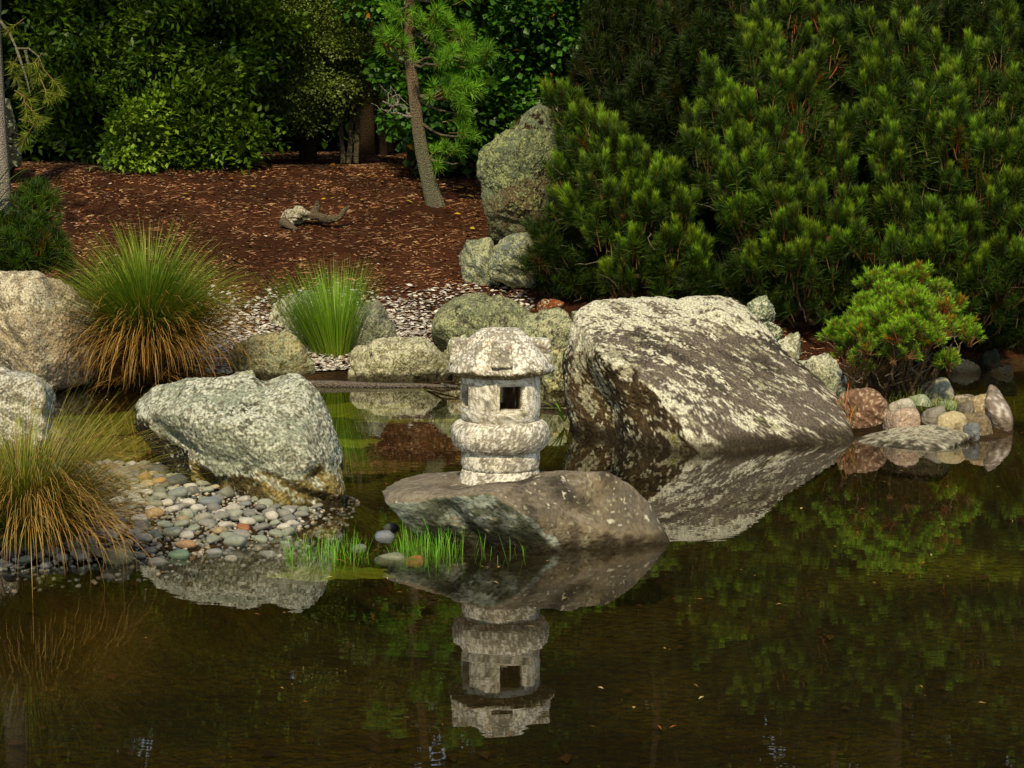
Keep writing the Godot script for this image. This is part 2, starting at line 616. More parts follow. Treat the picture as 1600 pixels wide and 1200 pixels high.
# ---------------------------------------------------------------- lantern
func lathe(prof: Array, cx: Vector3, segs: int, amp: float, look: Dictionary, so: Vector3) -> ArrayMesh:
	var rows := []
	for k in prof.size() - 1:
		var a: Vector2 = prof[k]
		var b: Vector2 = prof[k + 1]
		var n := maxi(1, int(a.distance_to(b) / .007))
		for j in n: rows.append(a.lerp(b, float(j) / n))
	rows.append(prof[-1])
	var v := PackedVector3Array()
	var idx := PackedInt32Array()
	for k in rows.size():
		for j in segs + 1:
			var t := TAU * (j % segs) / segs
			var p := Vector3(sin(t) * rows[k].x, rows[k].y, cos(t) * rows[k].x)
			var w := p + so
			var d := amp * (na.get_noise_3dv(w * 900) + .5 * nb.get_noise_3dv(w * 2200) + .35 * nc.get_noise_3dv(w * 5000))
			if rows[k].x > .02: p += Vector3(p.x, 0, p.z).normalized() * d + Vector3(0, d * .5, 0)
			v.append(p)
			if k and j:
				var m := k * (segs + 1) + j
				idx.append_array([m - segs - 2, m - segs - 1, m - 1, m - segs - 1, m, m - 1])
	return paint(mesh_of(v, PackedColorArray(), idx), look, cx, so)

func fire_box_mesh(look: Dictionary, cx: Vector3) -> ArrayMesh:
	var so := Vector3(3, 9, 1)
	var axes := []
	for k in 4: axes.append(deg_to_rad(17 + 90 * k))
	var yc := .606
	var hw := .05
	var fw := .063
	var ang := []
	for k in 4:
		var c: float = axes[k]
		var a := asin(fw / .172)
		var b := asin(hw / .166)
		for o in [-a - .006, -a + .006, -b, b, a - .006, a + .006]: ang.append(c + o)
		for j in range(1, 5): ang.append(c - b + 2 * b * j / 5.0)
		for j in range(1, 14): ang.append(c + a + .006 + (PI / 2 - 2 * a - .012) * j / 14.0)
	ang.sort()
	ang.append(ang[0] + TAU)
	var ys := [.493, .497, .503, .512, .522, .532, yc - fw - .002, yc - fw + .002, yc - hw, .575, .59, .606, .622, .638, yc + hw, yc + fw - .002, yc + fw + .002, .68, .69, .70]
	var v := PackedVector3Array()
	var idx := PackedInt32Array()
	var W := ang.size()
	for k in ys.size():
		var y: float = ys[k]
		var r := .166 + .008 * (1 - pow((y - .6) / .1, 2)) - .012 * ss(.515, .493, y) - .006 * ss(.69, .70, y)
		for j in W:
			var t: float = ang[j % (W - 1)]
			var rr := r
			var w := Vector3(sin(t) * r, y, cos(t) * r) + so
			var rough := .0022 * na.get_noise_3dv(w * 900) + .0014 * nb.get_noise_3dv(w * 2200) + .0008 * nc.get_noise_3dv(w * 5000)
			for c in axes:
				var dl := absf(wrapf(t - c, -PI, PI))
				if dl < asin(fw / .172) and absf(y - yc) < fw: rr = r - .011
			rr += rough
			v.append(Vector3(sin(t) * rr, y, cos(t) * rr))
			if k and j:
				var mid: float = (ang[j] + ang[j - 1]) / 2
				var hole := false
				for c in axes:
					if absf(wrapf(mid - c, -PI, PI)) < asin(hw / .166) and absf((y + ys[k - 1]) / 2 - yc) < hw: hole = true
				if not hole:
					var m := k * W + j
					idx.append_array([m - W - 1, m - W, m - 1, m - W, m, m - 1])
	# the reveals of the four openings, and the hollow inside
	var inner := .1118
	for c in axes:
		var nn := Vector3(sin(c), 0, cos(c))
		var sd := Vector3(cos(c), 0, -sin(c))
		var zo := sqrt(.1665 * .1665 - hw * hw) - .0005
		for e in [[-hw, -hw, hw, -hw], [hw, -hw, hw, hw], [hw, hw, -hw, hw], [-hw, hw, -hw, -hw]]:
			for s in 5:
				for q in 3:
					var n0 := v.size()
					for g in [[s, q], [s + 1, q], [s, q + 1], [s + 1, q + 1]]:
						var f: float = g[0] / 5.0
						var z: float = lerpf(zo, .1, g[1] / 3.0)
						var x := lerpf(e[0], e[2], f)
						var y := lerpf(e[1], e[3], f)
						var bulge := .002 * nb.get_noise_3d(x * 900 + c * 50, y * 900, z * 900)
						v.append(nn * z + sd * x * (1 + bulge * 10) + Vector3.UP * (yc + y))
					idx.append_array([n0, n0 + 2, n0 + 1, n0 + 1, n0 + 2, n0 + 3])
	var ia := []
	for c in axes:
		for j in 17: ia.append(c - asin(hw / inner) + (2 * asin(hw / inner)) * j / 4.0 if j < 5 else c + asin(hw / inner) + (PI / 2 - 2 * asin(hw / inner)) * (j - 4) / 13.0)
	ia.sort()
	ia.append(ia[0] + TAU)
	var iy := [.493, .53, yc - hw, .59, .62, yc + hw, .68, .70]
	var b0 := v.size()
	for k in iy.size():
		for j in ia.size():
			v.append(Vector3(sin(ia[j]) * inner, iy[k], cos(ia[j]) * inner))
			if k and j:
				var mid: float = (ia[j] + ia[j - 1]) / 2
				var hole := false
				for c in axes:
					if absf(wrapf(mid - c, -PI, PI)) < asin(hw / inner) - .001 and absf((iy[k] + iy[k - 1]) / 2 - yc) < hw: hole = true
				if not hole:
					var m := b0 + k * ia.size() + j
					var z := ia.size()
					idx.append_array([m - z - 1, m - 1, m - z, m - z, m - 1, m])
	return paint(mesh_of(v, PackedColorArray(), idx), look, cx, so)

func build_lantern() -> void:
	var at := Vector3(-.05, 0, -7.42)
	var t := thing("stone_lantern", "weathered pale stone garden lantern standing on the flat rock in the pond", "lantern", at)
	var cream := {"base": Color8(214, 206, 180), "base2": Color8(184, 176, 154), "lichen": Color8(244, 241, 228), "lichen2": Color8(146, 141, 127), "amount": .36, "amount2": .3, "scale": 5.0, "stain": .36, "mossy": -.2, "wet": -1.0}
	var la := cream.duplicate()
	la.zone = "zone_low"
	part("plinth", lathe([Vector2(.01, .2865), Vector2(.164, .2865), Vector2(.167, .272), Vector2(.175, .25), Vector2(.183, .225), Vector2(.186, .19), Vector2(.01, .19)], at, 120, .0045, cream, Vector3(1, 2, 3)), mats.lantern, t)
	part("pedestal", lathe([Vector2(.01, .366), Vector2(.168, .366), Vector2(.1715, .34), Vector2(.171, .31), Vector2(.168, .294), Vector2(.162, .287), Vector2(.01, .287)], at, 140, .0022, la, Vector3(4, 2, 3)), mats.lantern, t)
	part("collar", lathe([Vector2(.01, .494), Vector2(.162, .496), Vector2(.186, .493), Vector2(.2, .482), Vector2(.209, .465), Vector2(.212, .445), Vector2(.211, .42), Vector2(.205, .398), Vector2(.194, .38), Vector2(.18, .369), Vector2(.168, .3665), Vector2(.01, .3665)], at, 160, .0034, la, Vector3(5, 2, 8)), mats.lantern, t)
	var lb := cream.duplicate()
	lb.zone = "zone_box"
	part("fire_box", fire_box_mesh(lb, at), mats.lantern, t)
	var lr := cream.duplicate()
	lr.zone = "zone_roof"
	var pts := []
	for ring in [[.082, .888, 9, .06], [.145, .835, 9, .05], [.224, .735, 9, .05], [.226, .708, 9, .05], [.172, .689, 9, .0]]:
		for k in ring[2]:
			var a: float = TAU * (k + .3) / ring[2] + rnd(-.12, .12)
			var r: float = ring[0] * (1 + rnd(-ring[3], ring[3]))
			pts.append(at + Vector3(sin(a) * r, ring[1] + rnd(-.006, .006), cos(a) * r))
	part("roof", stone_mesh(pts, {"grid": 62, "round": 34.0, "amp": .035, "fine": .005, "grow": 1.05, "look": lr, "seed": 4, "mid": at + Vector3(0, .77, 0)}, at), mats.lantern, t)
	for a in [.03, PI / 2 + .06, PI + .03, -PI / 2 + .02]:
		var f := Vector3(sin(a), 0, cos(a))
		var s := Vector3(f.z, 0, -f.x)
		var bx := []
		for q in [[.06, .858, .036], [.06, .79, .042], [.21, .846, .042], [.213, .738, .044]]:
			for e in [-1, 1]: bx.append(at + f * q[0] + s * e * q[2] * rnd(.92, 1.08) + Vector3(0, q[1] + rnd(-.004, .004), 0))
		part("roof_rib", stone_mesh(bx, {"grid": 20, "round": 30.0, "amp": .03, "fine": .004, "grow": 1.03, "look": lr, "seed": 7 + int(a * 3)}, at), mats.lantern, t)

# ---------------------------------------------------------------- the rocks
func build_rocks() -> void:
	var pale := {"base": Color8(140, 137, 116), "base2": Color8(98, 93, 74), "lichen": Color8(200, 202, 182), "lichen2": Color8(164, 172, 150), "amount": .12, "amount2": .35, "stain": .44, "mossy": .08}
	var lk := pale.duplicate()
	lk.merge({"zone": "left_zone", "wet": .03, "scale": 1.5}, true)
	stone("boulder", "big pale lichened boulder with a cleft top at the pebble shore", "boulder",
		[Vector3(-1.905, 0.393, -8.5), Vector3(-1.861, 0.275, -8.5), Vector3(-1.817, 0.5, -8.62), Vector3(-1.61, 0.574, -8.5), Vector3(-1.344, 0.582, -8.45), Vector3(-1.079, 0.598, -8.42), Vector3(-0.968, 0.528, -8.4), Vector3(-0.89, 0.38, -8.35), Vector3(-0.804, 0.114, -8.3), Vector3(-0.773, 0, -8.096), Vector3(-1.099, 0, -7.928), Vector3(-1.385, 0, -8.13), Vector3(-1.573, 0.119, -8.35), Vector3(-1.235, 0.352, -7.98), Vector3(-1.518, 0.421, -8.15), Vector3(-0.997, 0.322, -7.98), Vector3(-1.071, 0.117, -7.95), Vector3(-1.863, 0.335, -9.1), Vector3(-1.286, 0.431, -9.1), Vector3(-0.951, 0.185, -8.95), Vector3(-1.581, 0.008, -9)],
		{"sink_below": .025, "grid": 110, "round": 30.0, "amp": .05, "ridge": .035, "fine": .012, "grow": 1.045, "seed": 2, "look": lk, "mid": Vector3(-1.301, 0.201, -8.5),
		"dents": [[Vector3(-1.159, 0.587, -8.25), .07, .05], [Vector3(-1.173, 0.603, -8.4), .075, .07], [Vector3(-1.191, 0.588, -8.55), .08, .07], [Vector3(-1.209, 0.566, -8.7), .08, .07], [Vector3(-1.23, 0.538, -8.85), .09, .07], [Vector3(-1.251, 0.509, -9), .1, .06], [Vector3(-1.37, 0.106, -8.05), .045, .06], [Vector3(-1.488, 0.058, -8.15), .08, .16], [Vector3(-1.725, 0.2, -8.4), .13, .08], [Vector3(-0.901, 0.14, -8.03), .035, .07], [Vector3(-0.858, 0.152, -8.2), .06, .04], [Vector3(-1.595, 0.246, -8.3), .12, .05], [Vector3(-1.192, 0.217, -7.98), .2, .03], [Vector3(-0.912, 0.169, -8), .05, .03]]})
	# the great slab
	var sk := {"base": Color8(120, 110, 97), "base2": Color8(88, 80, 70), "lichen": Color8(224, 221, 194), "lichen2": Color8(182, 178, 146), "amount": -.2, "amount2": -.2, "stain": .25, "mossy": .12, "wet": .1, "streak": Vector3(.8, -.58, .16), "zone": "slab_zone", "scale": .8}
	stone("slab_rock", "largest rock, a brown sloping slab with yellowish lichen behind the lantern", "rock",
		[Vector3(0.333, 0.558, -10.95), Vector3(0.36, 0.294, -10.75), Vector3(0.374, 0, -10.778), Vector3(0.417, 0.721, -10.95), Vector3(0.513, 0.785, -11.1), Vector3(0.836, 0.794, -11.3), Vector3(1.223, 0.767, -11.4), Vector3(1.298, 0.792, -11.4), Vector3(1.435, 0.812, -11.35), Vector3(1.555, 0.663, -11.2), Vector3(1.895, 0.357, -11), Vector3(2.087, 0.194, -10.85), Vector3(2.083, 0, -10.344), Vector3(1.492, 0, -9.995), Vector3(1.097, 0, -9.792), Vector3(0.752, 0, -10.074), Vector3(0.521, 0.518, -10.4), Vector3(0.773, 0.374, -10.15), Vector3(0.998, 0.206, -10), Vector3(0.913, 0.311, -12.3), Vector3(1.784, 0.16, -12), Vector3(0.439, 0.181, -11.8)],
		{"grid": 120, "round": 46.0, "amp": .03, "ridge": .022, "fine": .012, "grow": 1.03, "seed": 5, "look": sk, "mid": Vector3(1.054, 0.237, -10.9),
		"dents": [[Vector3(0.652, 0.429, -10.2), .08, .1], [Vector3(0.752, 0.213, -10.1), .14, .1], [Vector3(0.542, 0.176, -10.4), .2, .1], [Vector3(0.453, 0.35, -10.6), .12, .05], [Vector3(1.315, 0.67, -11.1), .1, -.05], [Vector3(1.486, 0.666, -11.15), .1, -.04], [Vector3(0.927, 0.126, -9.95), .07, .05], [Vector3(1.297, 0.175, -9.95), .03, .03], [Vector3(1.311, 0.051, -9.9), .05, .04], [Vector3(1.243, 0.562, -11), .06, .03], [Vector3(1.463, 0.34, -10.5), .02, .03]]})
	# the stone under the lantern
	var pk := {"lichen": Color8(200, 196, 172), "lichen2": Color8(150, 148, 118), "amount": -.6, "amount2": -.5, "stain": .36, "mossy": .0, "wet": .05, "zone": "ped_zone", "scale": 1.2}
	stone("lantern_rock", "flat brown and grey rock that rises from the pond and carries the lantern", "rock",
		[Vector3(-0.564, 0.189, -7.42), Vector3(-0.517, 0.156, -7.27), Vector3(-0.499, 0.201, -7.62), Vector3(-0.404, 0.211, -7.72), Vector3(-0.233, 0.213, -7.78), Vector3(0.13, 0.217, -7.7), Vector3(0.292, 0.254, -7.45), Vector3(0.398, 0.292, -7.3), Vector3(0.507, 0.221, -7.33), Vector3(0.584, 0.14, -7.36), Vector3(0.657, 0, -7.208), Vector3(0.18, 0, -7.047), Vector3(-0.094, 0, -7.181), Vector3(-0.228, 0.222, -7.08), Vector3(-0.092, 0.242, -7.04), Vector3(0.084, 0.138, -7), Vector3(-0.302, 0.014, -7.32), Vector3(-0.453, 0.078, -7.32), Vector3(0.592, 0.005, -7.9), Vector3(0.15, 0.017, -8), Vector3(-0.461, 0.071, -7.7)],
		{"mat": "brown_rock", "sink_below": .025, "grid": 104, "round": 120.0, "amp": .02, "ridge": .022, "fine": .007, "grow": 1.02, "seed": 9, "look": pk, "mid": Vector3(0.056, 0.093, -7.42),
		"dents": [[Vector3(-0.268, 0.142, -7.15), .06, .03], [Vector3(-0.407, 0.138, -7.25), .05, -.02], [Vector3(-0.053, 0.161, -7.05), .04, .02], [Vector3(0.266, 0.151, -7.1), .08, .015]]})
	# the standing stone and what lies at its foot
	var ek := {"base": Color8(88, 90, 70), "base2": Color8(56, 60, 46), "lichen": Color8(150, 158, 106), "lichen2": Color8(112, 122, 94), "amount": .15, "amount2": .4, "stain": .35, "mossy": .1, "wet": -1.0, "zone": "stand_zone", "scale": .9}
	stone("standing_stone", "tall upright stone crusted with yellow-green lichen beside the pines", "rock",
		[Vector3(0.265, 2.389, -16.9), Vector3(0.383, 2.365, -16.9), Vector3(0.446, 1.998, -16.9), Vector3(0.417, 1.505, -16.7), Vector3(0.049, 2.201, -16.8), Vector3(-0.312, 1.87, -16.7), Vector3(-0.135, 2.029, -16.75), Vector3(-0.335, 1.638, -16.6), Vector3(-0.261, 1.233, -16.5), Vector3(-0.214, 0.988, -16.6), Vector3(0.304, 0.96, -16.5), Vector3(0, 1.92, -16.35), Vector3(0.18, 1.325, -16.3), Vector3(-0.06, 1.384, -16.3), Vector3(0, 1.757, -17.2), Vector3(0.317, 1.822, -17.3), Vector3(-0.125, 1.07, -17), Vector3(0.189, 1.005, -17.1)],
		{"grid": 90, "round": 60.0, "amp": .05, "ridge": .045, "fine": .02, "grow": 1.0, "seed": 12, "look": ek, "sink": false, "dents": [[Vector3(0.09, 1.235, -16.3), .15, .05], [Vector3(-0.03, 2.106, -16.55), .1, .05], [Vector3(0.244, 2.233, -16.7), .1, .04]]})
	var blue := ek.duplicate()
	blue.erase("zone")
	blue.merge({"base": Color8(132, 138, 138), "base2": Color8(94, 98, 92), "lichen": Color8(176, 180, 140), "amount": .4, "amount2": .45}, true)
	var rocks := [
		["boulder", "blue-grey angular rock left at the foot of the standing stone", lump(Vector3(-0.277, 0.837, -16.3), Vector3(0.217, 0.262, 0.173), 21, 11, .5), blue, 30],
		["boulder", "grey-green lichened rock at the foot of the standing stone", lump(Vector3(0.053, 0.871, -16.1), Vector3(0.28, 0.292, 0.224), 22), blue, 30],
		["boulder", "lichened rock half under the pine, right of the standing stone's foot", lump(Vector3(0.451, 0.816, -16.3), Vector3(0.241, 0.211, 0.193), 23), blue, 26],
		["boulder", "tan cracked boulder behind the largest tussock at the left edge", lump(Vector3(-3.669, 0.548, -13), Vector3(0.54, 0.396, 0.432), 24, 14, .5), {"base": Color8(158, 147, 124), "base2": Color8(112, 102, 84), "lichen": Color8(208, 200, 170), "lichen2": Color8(186, 170, 136), "amount": 0.22, "amount2": .4, "stain": .35, "mossy": .0, "scale": .7}, 60],
		["boulder", "rounded pale grey boulder between the two left tussocks", lump(Vector3(-3.001, 0.225, -10), Vector3(0.421, 0.296, 0.337), 25, 13, .3), {"base": Color8(154, 148, 132), "base2": Color8(118, 110, 94), "lichen": Color8(206, 204, 188), "lichen2": Color8(172, 172, 150), "amount": 0.28, "amount2": .4, "stain": .2, "mossy": .0}, 56],
		["low_rock", "low mossy rock at the waterline right of the largest tussock", lump(Vector3(-1.982, 0.127, -14), Vector3(0.38, 0.233, 0.304), 26), {"base": Color8(134, 124, 92), "base2": Color8(96, 86, 56), "lichen": Color8(176, 168, 126), "amount": 0.15, "mossy": .3}, 40],
		["boulder", "smooth blue-grey rock right behind the bright green grass tuft", lump(Vector3(-1.235, 0.312, -14.75), Vector3(0.294, 0.308, 0.235), 27, 12, .2), {"base": Color8(140, 138, 122), "base2": Color8(118, 114, 98), "lichen": Color8(166, 162, 140), "amount": -0.05, "amount2": .2, "stain": .15, "mossy": .0}, 40],
		["boulder", "squared grey rock left behind the bright green grass tuft", lump(Vector3(-1.827, 0.362, -15), Vector3(0.272, 0.299, 0.217), 28, 12, .6), {"base": Color8(142, 134, 104), "base2": Color8(110, 104, 80), "amount": 0.05, "mossy": .1}, 36],
		["low_rock", "low yellow-green lichened rock at the waterline left of the lantern roof", lump(Vector3(-0.918, 0.112, -14.05), Vector3(0.426, 0.223, 0.341), 29, 14, .45), {"base": Color8(146, 140, 114), "base2": Color8(92, 86, 62), "lichen": Color8(206, 203, 170), "lichen2": Color8(170, 168, 132), "amount": 0.30, "mossy": .3}, 50],
		["boulder", "small tan angular rock just left behind the lantern roof", lump(Vector3(-0.441, 0.158, -14.15), Vector3(0.136, 0.175, 0.109), 30, 10, .6), {"base": Color8(152, 132, 88), "base2": Color8(108, 90, 56), "amount": 0.05, "mossy": .0}, 26],
		["boulder", "wide grey-green mound of rock above and behind the lantern roof", lump(Vector3(-0.233, 0.364, -14.6), Vector3(0.502, 0.318, 0.401), 31, 15, .35), {"base": Color8(118, 116, 100), "base2": Color8(78, 77, 66), "lichen": Color8(164, 168, 124), "lichen2": Color8(132, 140, 104), "amount": 0.15, "amount2": .5, "stain": .4, "mossy": .1}, 60],
		["boulder", "lichened rock lump between the grey-green mound and the slab", lump(Vector3(0.298, 0.273, -14), Vector3(0.297, 0.274, 0.238), 32, 14, .4), {"base": Color8(112, 108, 88), "base2": Color8(74, 71, 56), "lichen": Color8(184, 183, 142), "amount": 0.22, "amount2": .5, "mossy": .2}, 44],
		["boulder", "dark shaded rock at the waterline right behind the lantern", lump(Vector3(0.359, 0.111, -12.9), Vector3(0.143, 0.238, 0.114), 33, 12, .4), {"base": Color8(104, 94, 66), "base2": Color8(70, 62, 42), "lichen": Color8(190, 184, 130), "amount": 0.18, "mossy": .2}, 36],
		["stone", "small rust-red stone behind the grey-green mound under the pine", lump(Vector3(0.327, 0.507, -15), Vector3(0.127, 0.089, 0.102), 34, 11, .2), {"base": Color8(150, 84, 46), "base2": Color8(112, 62, 36), "amount": -.2, "amount2": -.2, "stain": .2, "mossy": .0}, 20],
		["boulder", "dark mossy rock behind the left top of the slab", lump(Vector3(0.831, 0.468, -13.4), Vector3(0.359, 0.258, 0.287), 35, 13, .3), {"base": Color8(92, 92, 72), "base2": Color8(62, 62, 46), "lichen": Color8(132, 138, 100), "amount": 0.10, "amount2": .5, "mossy": .2}, 40],
		["boulder", "grey-green round rock in shade behind the slab's high end", lump(Vector3(1.881, 0.571, -13.2), Vector3(0.132, 0.146, 0.105), 36, 11, .3), {"base": Color8(118, 130, 112), "base2": Color8(84, 94, 80), "amount": 0.00, "amount2": .5, "mossy": .1}, 28],
		["boulder", "dark low rock in shade between the slab and the pointed stone", lump(Vector3(1.927, 0.415, -13), Vector3(0.106, 0.12, 0.085), 46, 11, .3), {"base": Color8(88, 96, 80), "base2": Color8(64, 70, 58), "amount": -0.10, "amount2": .4, "mossy": .2}, 24],
		["stone", "pointed pale stone standing behind the slab", [Vector3(2.091, 0.48, -12.6), Vector3(2.113, 0.321, -12.6), Vector3(1.892, 0.4, -12.6), Vector3(1.911, 0.292, -12.5), Vector3(2.025, 0.255, -12.4), Vector3(2.035, 0.255, -12.9), Vector3(2.135, 0.255, -12.9)], {"base": Color8(150, 150, 118), "base2": Color8(122, 122, 94), "amount": 0.00, "amount2": .2, "stain": .1, "mossy": .0}, 22],
		["boulder", "pale lichened rock between the slab and the green shrub", lump(Vector3(2.122, 0.213, -12), Vector3(0.239, 0.186, 0.192), 37, 12, .35), {"base": Color8(168, 168, 142), "base2": Color8(136, 136, 112), "lichen": Color8(210, 210, 180), "amount": 0.25, "amount2": .3, "stain": .15, "mossy": .0}, 36],
		["stone", "left of three dark stones by the far water at the right edge", lump(Vector3(3.765, 0.004, -14.4), Vector3(0.149, 0.101, 0.119), 38, 11, .2), {"base": Color8(66, 68, 66), "base2": Color8(50, 52, 50), "amount": -1.2, "amount2": -1.2, "mossy": .0}, 22],  # three far stones: base colours darkened for the shade of the pines
		["stone", "middle rounded greenish stone of the dark far stones", lump(Vector3(4.076, 0.045, -14.7), Vector3(0.114, 0.12, 0.091), 39, 11, .2), {"base": Color8(66, 70, 54), "base2": Color8(50, 54, 42), "amount": -1.2, "amount2": -1.2, "mossy": .1}, 22],
		["stone", "right low stone of the dark stones by the far water", lump(Vector3(4.085, -0.008, -14.3), Vector3(0.122, 0.09, 0.097), 40, 11, .2), {"base": Color8(62, 64, 60), "base2": Color8(48, 50, 46), "amount": -1.2, "amount2": -1.2, "mossy": .0}, 20],
		["boulder", "dark grey-green rock behind the pine trunk at the left edge", lump(Vector3(-5.427, 2.07, -18.6), Vector3(0.227, 0.464, 0.181), 41, 12, .5), {"base": Color8(56, 62, 50), "base2": Color8(40, 45, 36), "amount": -.8, "amount2": -.2, "mossy": .1, "wet": -1.0}, 26],
		["stone", "small dark stone at the waterline left of the largest tussock", lump(Vector3(-3.467, 0.09, -13.2), Vector3(0.171, 0.107, 0.137), 42, 11, .3), {"base": Color8(106, 98, 76), "base2": Color8(74, 66, 50), "amount": 0.00, "mossy": .2}, 24],
		["stone", "flat grey stone tip at the waterline by the tussock's foot", lump(Vector3(-1.996, 0.101, -12.9), Vector3(0.136, 0.067, 0.109), 43, 11, .2), {"base": Color8(140, 138, 130), "base2": Color8(112, 108, 98), "amount": -0.10, "mossy": .0}, 18],
	]
	for r in rocks:
		stone(r[0], r[1], "rock", r[2], {"grid": r[4], "round": 30.0, "amp": .09, "ridge": .05, "fine": .014, "grow": 1.05, "look": r[3], "seed": hash(r[1]) % 50})
	# the little islet on the right
	var islet := [
		["brown-red knobbly stone beside the tip of the slab", lump(Vector3(2.199, 0.133, -10.75), Vector3(0.153, 0.143, 0.122), 51, 13, .4), Color8(146, 114, 90), Color8(100, 74, 56), Color8(198, 176, 150), .5, .09],
		["smooth whitish stone right of the brown-red one, uppermost of the pair", lump(Vector3(2.46, 0.147, -10.8), Vector3(0.084, 0.068, 0.067), 52, 12, .15), Color8(206, 200, 184), Color8(184, 178, 160), Color8(224, 220, 206), .1, .02],
		["pinkish angular stone under the whitish stone", lump(Vector3(2.394, 0.11, -10.5), Vector3(0.109, 0.072, 0.087), 53, 10, .5), Color8(184, 156, 132), Color8(160, 142, 126), Color8(206, 190, 172), .1, .04],
		["pale green-grey stone with dry grass in the middle of the islet", lump(Vector3(2.596, 0.115, -11), Vector3(0.089, 0.102, 0.072), 54, 12, .2), Color8(168, 178, 152), Color8(144, 154, 128), Color8(196, 202, 176), .2, .03],
		["grey egg-shaped stone right of the pinkish one", lump(Vector3(2.613, 0.116, -10.6), Vector3(0.078, 0.074, 0.063), 55, 12, .15), Color8(148, 142, 128), Color8(126, 122, 108), Color8(170, 166, 152), .05, .02],
		["cream oval stone at the front of the islet", lump(Vector3(2.674, 0.107, -10.45), Vector3(0.081, 0.07, 0.065), 56, 12, .15), Color8(202, 188, 150), Color8(176, 160, 120), Color8(220, 208, 172), .1, .02],
		["large pale boulder behind the islet's grass, under the shrub's right side", lump(Vector3(2.816, 0.143, -11.4), Vector3(0.118, 0.131, 0.094), 57, 12, .3), Color8(178, 176, 150), Color8(146, 142, 116), Color8(206, 204, 180), .3, .05],
		["pale green flat stone behind the cream oval stone", lump(Vector3(2.814, 0.107, -11.1), Vector3(0.078, 0.057, 0.062), 58, 11, .2), Color8(172, 184, 160), Color8(148, 160, 136), Color8(200, 206, 184), .2, .03],
		["brownish stone with pale veins in the far row of the islet", lump(Vector3(2.925, 0.119, -11.1), Vector3(0.09, 0.07, 0.072), 59, 11, .4), Color8(150, 134, 116), Color8(112, 98, 82), Color8(196, 188, 172), .3, .05],
		["tan rounded stone near the right end of the islet", lump(Vector3(2.946, 0.159, -10.8), Vector3(0.092, 0.08, 0.073), 60, 12, .2), Color8(176, 156, 120), Color8(146, 126, 94), Color8(196, 180, 148), .15, .03],
		["small dark grey stone left of the tan rounded one", lump(Vector3(2.837, 0.141, -10.75), Vector3(0.052, 0.056, 0.041), 61, 11, .2), Color8(122, 114, 100), Color8(100, 92, 80), Color8(150, 142, 128), .0, .03],
		["pinkish pointed rock that ends the islet at the right", [Vector3(3.018, 0.286, -10.9), Vector3(3.064, 0.253, -10.9), Vector3(3.296, 0, -11.315), Vector3(3.054, 0, -11.152), Vector3(2.96, 0.193, -10.75), Vector3(3.088, 0.119, -10.7), Vector3(3.155, 0.084, -11.15), Vector3(3.095, 0.215, -11.1)], Color8(154, 140, 124), Color8(116, 102, 90), Color8(212, 205, 194), .35, .05],
		["low brown stone at the waterline before the tan rounded one", lump(Vector3(2.828, 0.097, -10.5), Vector3(0.097, 0.058, 0.078), 62, 11, .3), Color8(146, 130, 100), Color8(112, 98, 72), Color8(170, 156, 126), .1, .04],
		["small blue-grey wet stone at the water right of the flat rock", lump(Vector3(2.76, 0.076, -10.3), Vector3(0.049, 0.042, 0.04), 63, 11, .2), Color8(132, 136, 136), Color8(106, 110, 112), Color8(160, 166, 170), .0, .02],
		["small pale stone wedged between slab and brown-red stone", lump(Vector3(2.064, 0.151, -10.8), Vector3(0.026, 0.032, 0.021), 64, 10, .2), Color8(206, 206, 200), Color8(180, 180, 174), Color8(220, 220, 214), .0, .02],
		["pale stone peeping out behind the brown-red one", lump(Vector3(2.202, 0.174, -11.2), Vector3(0.068, 0.054, 0.055), 65, 11, .2), Color8(184, 172, 160), Color8(156, 146, 134), Color8(204, 196, 186), .1, .02],
		["greyish stone top right behind the brown-red one", lump(Vector3(2.341, 0.173, -11.1), Vector3(0.045, 0.057, 0.036), 66, 11, .2), Color8(170, 160, 140), Color8(140, 130, 112), Color8(192, 184, 166), .1, .02],
	]
	for r in islet:
		var mid := Vector3.ZERO
		for p in r[1]: mid += p / r[1].size()
		for k in r[1].size(): r[1][k] = Vector3(mid.x + (r[1][k].x - mid.x) * 1.24 + (r[1][k].y - mid.y) * .12, r[1][k].y, mid.z + (r[1][k].z - mid.z) * 1.3)
		stone("islet_stone", r[0], "stone", r[1], {"mat": "brown_rock", "grid": 26, "round": 12.0, "amp": r[6] * 1.4, "ridge": r[6] * .6, "fine": .004, "grow": 1.06, "seed": hash(r[0]) % 50, "look": {"base": r[2], "base2": r[3], "lichen": r[4], "lichen2": r[3], "amount": r[5] - .55, "amount2": -.5, "stain": .15, "mossy": .0, "wet": .03, "scale": 2.6}})
	stone("flat_rock", "long flat grey rock with a dark stain along the islet's waterline", "rock",
		[Vector3(2.087, 0.008, -10.4), Vector3(2.326, 0.067, -10.4), Vector3(2.596, 0.086, -10.4), Vector3(2.757, 0.049, -10.3), Vector3(2.725, 0, -10.262), Vector3(2.492, 0, -9.892), Vector3(2.201, 0, -9.995), Vector3(2.056, 0, -10.207), Vector3(2.473, 0.011, -10.7), Vector3(2.766, 0.012, -10.6)],
		{"mat": "brown_rock", "grid": 40, "round": 20.0, "amp": .03, "ridge": .02, "fine": .006, "grow": 1.04, "seed": 17, "look": {"base": Color8(150, 142, 118), "base2": Color8(116, 108, 88), "lichen": Color8(186, 180, 156), "lichen2": Color8(130, 126, 108), "amount": .25, "amount2": .3, "stain": .3, "mossy": .05, "wet": .02, "scale": 1.5, "zone": "flat_zone"}})

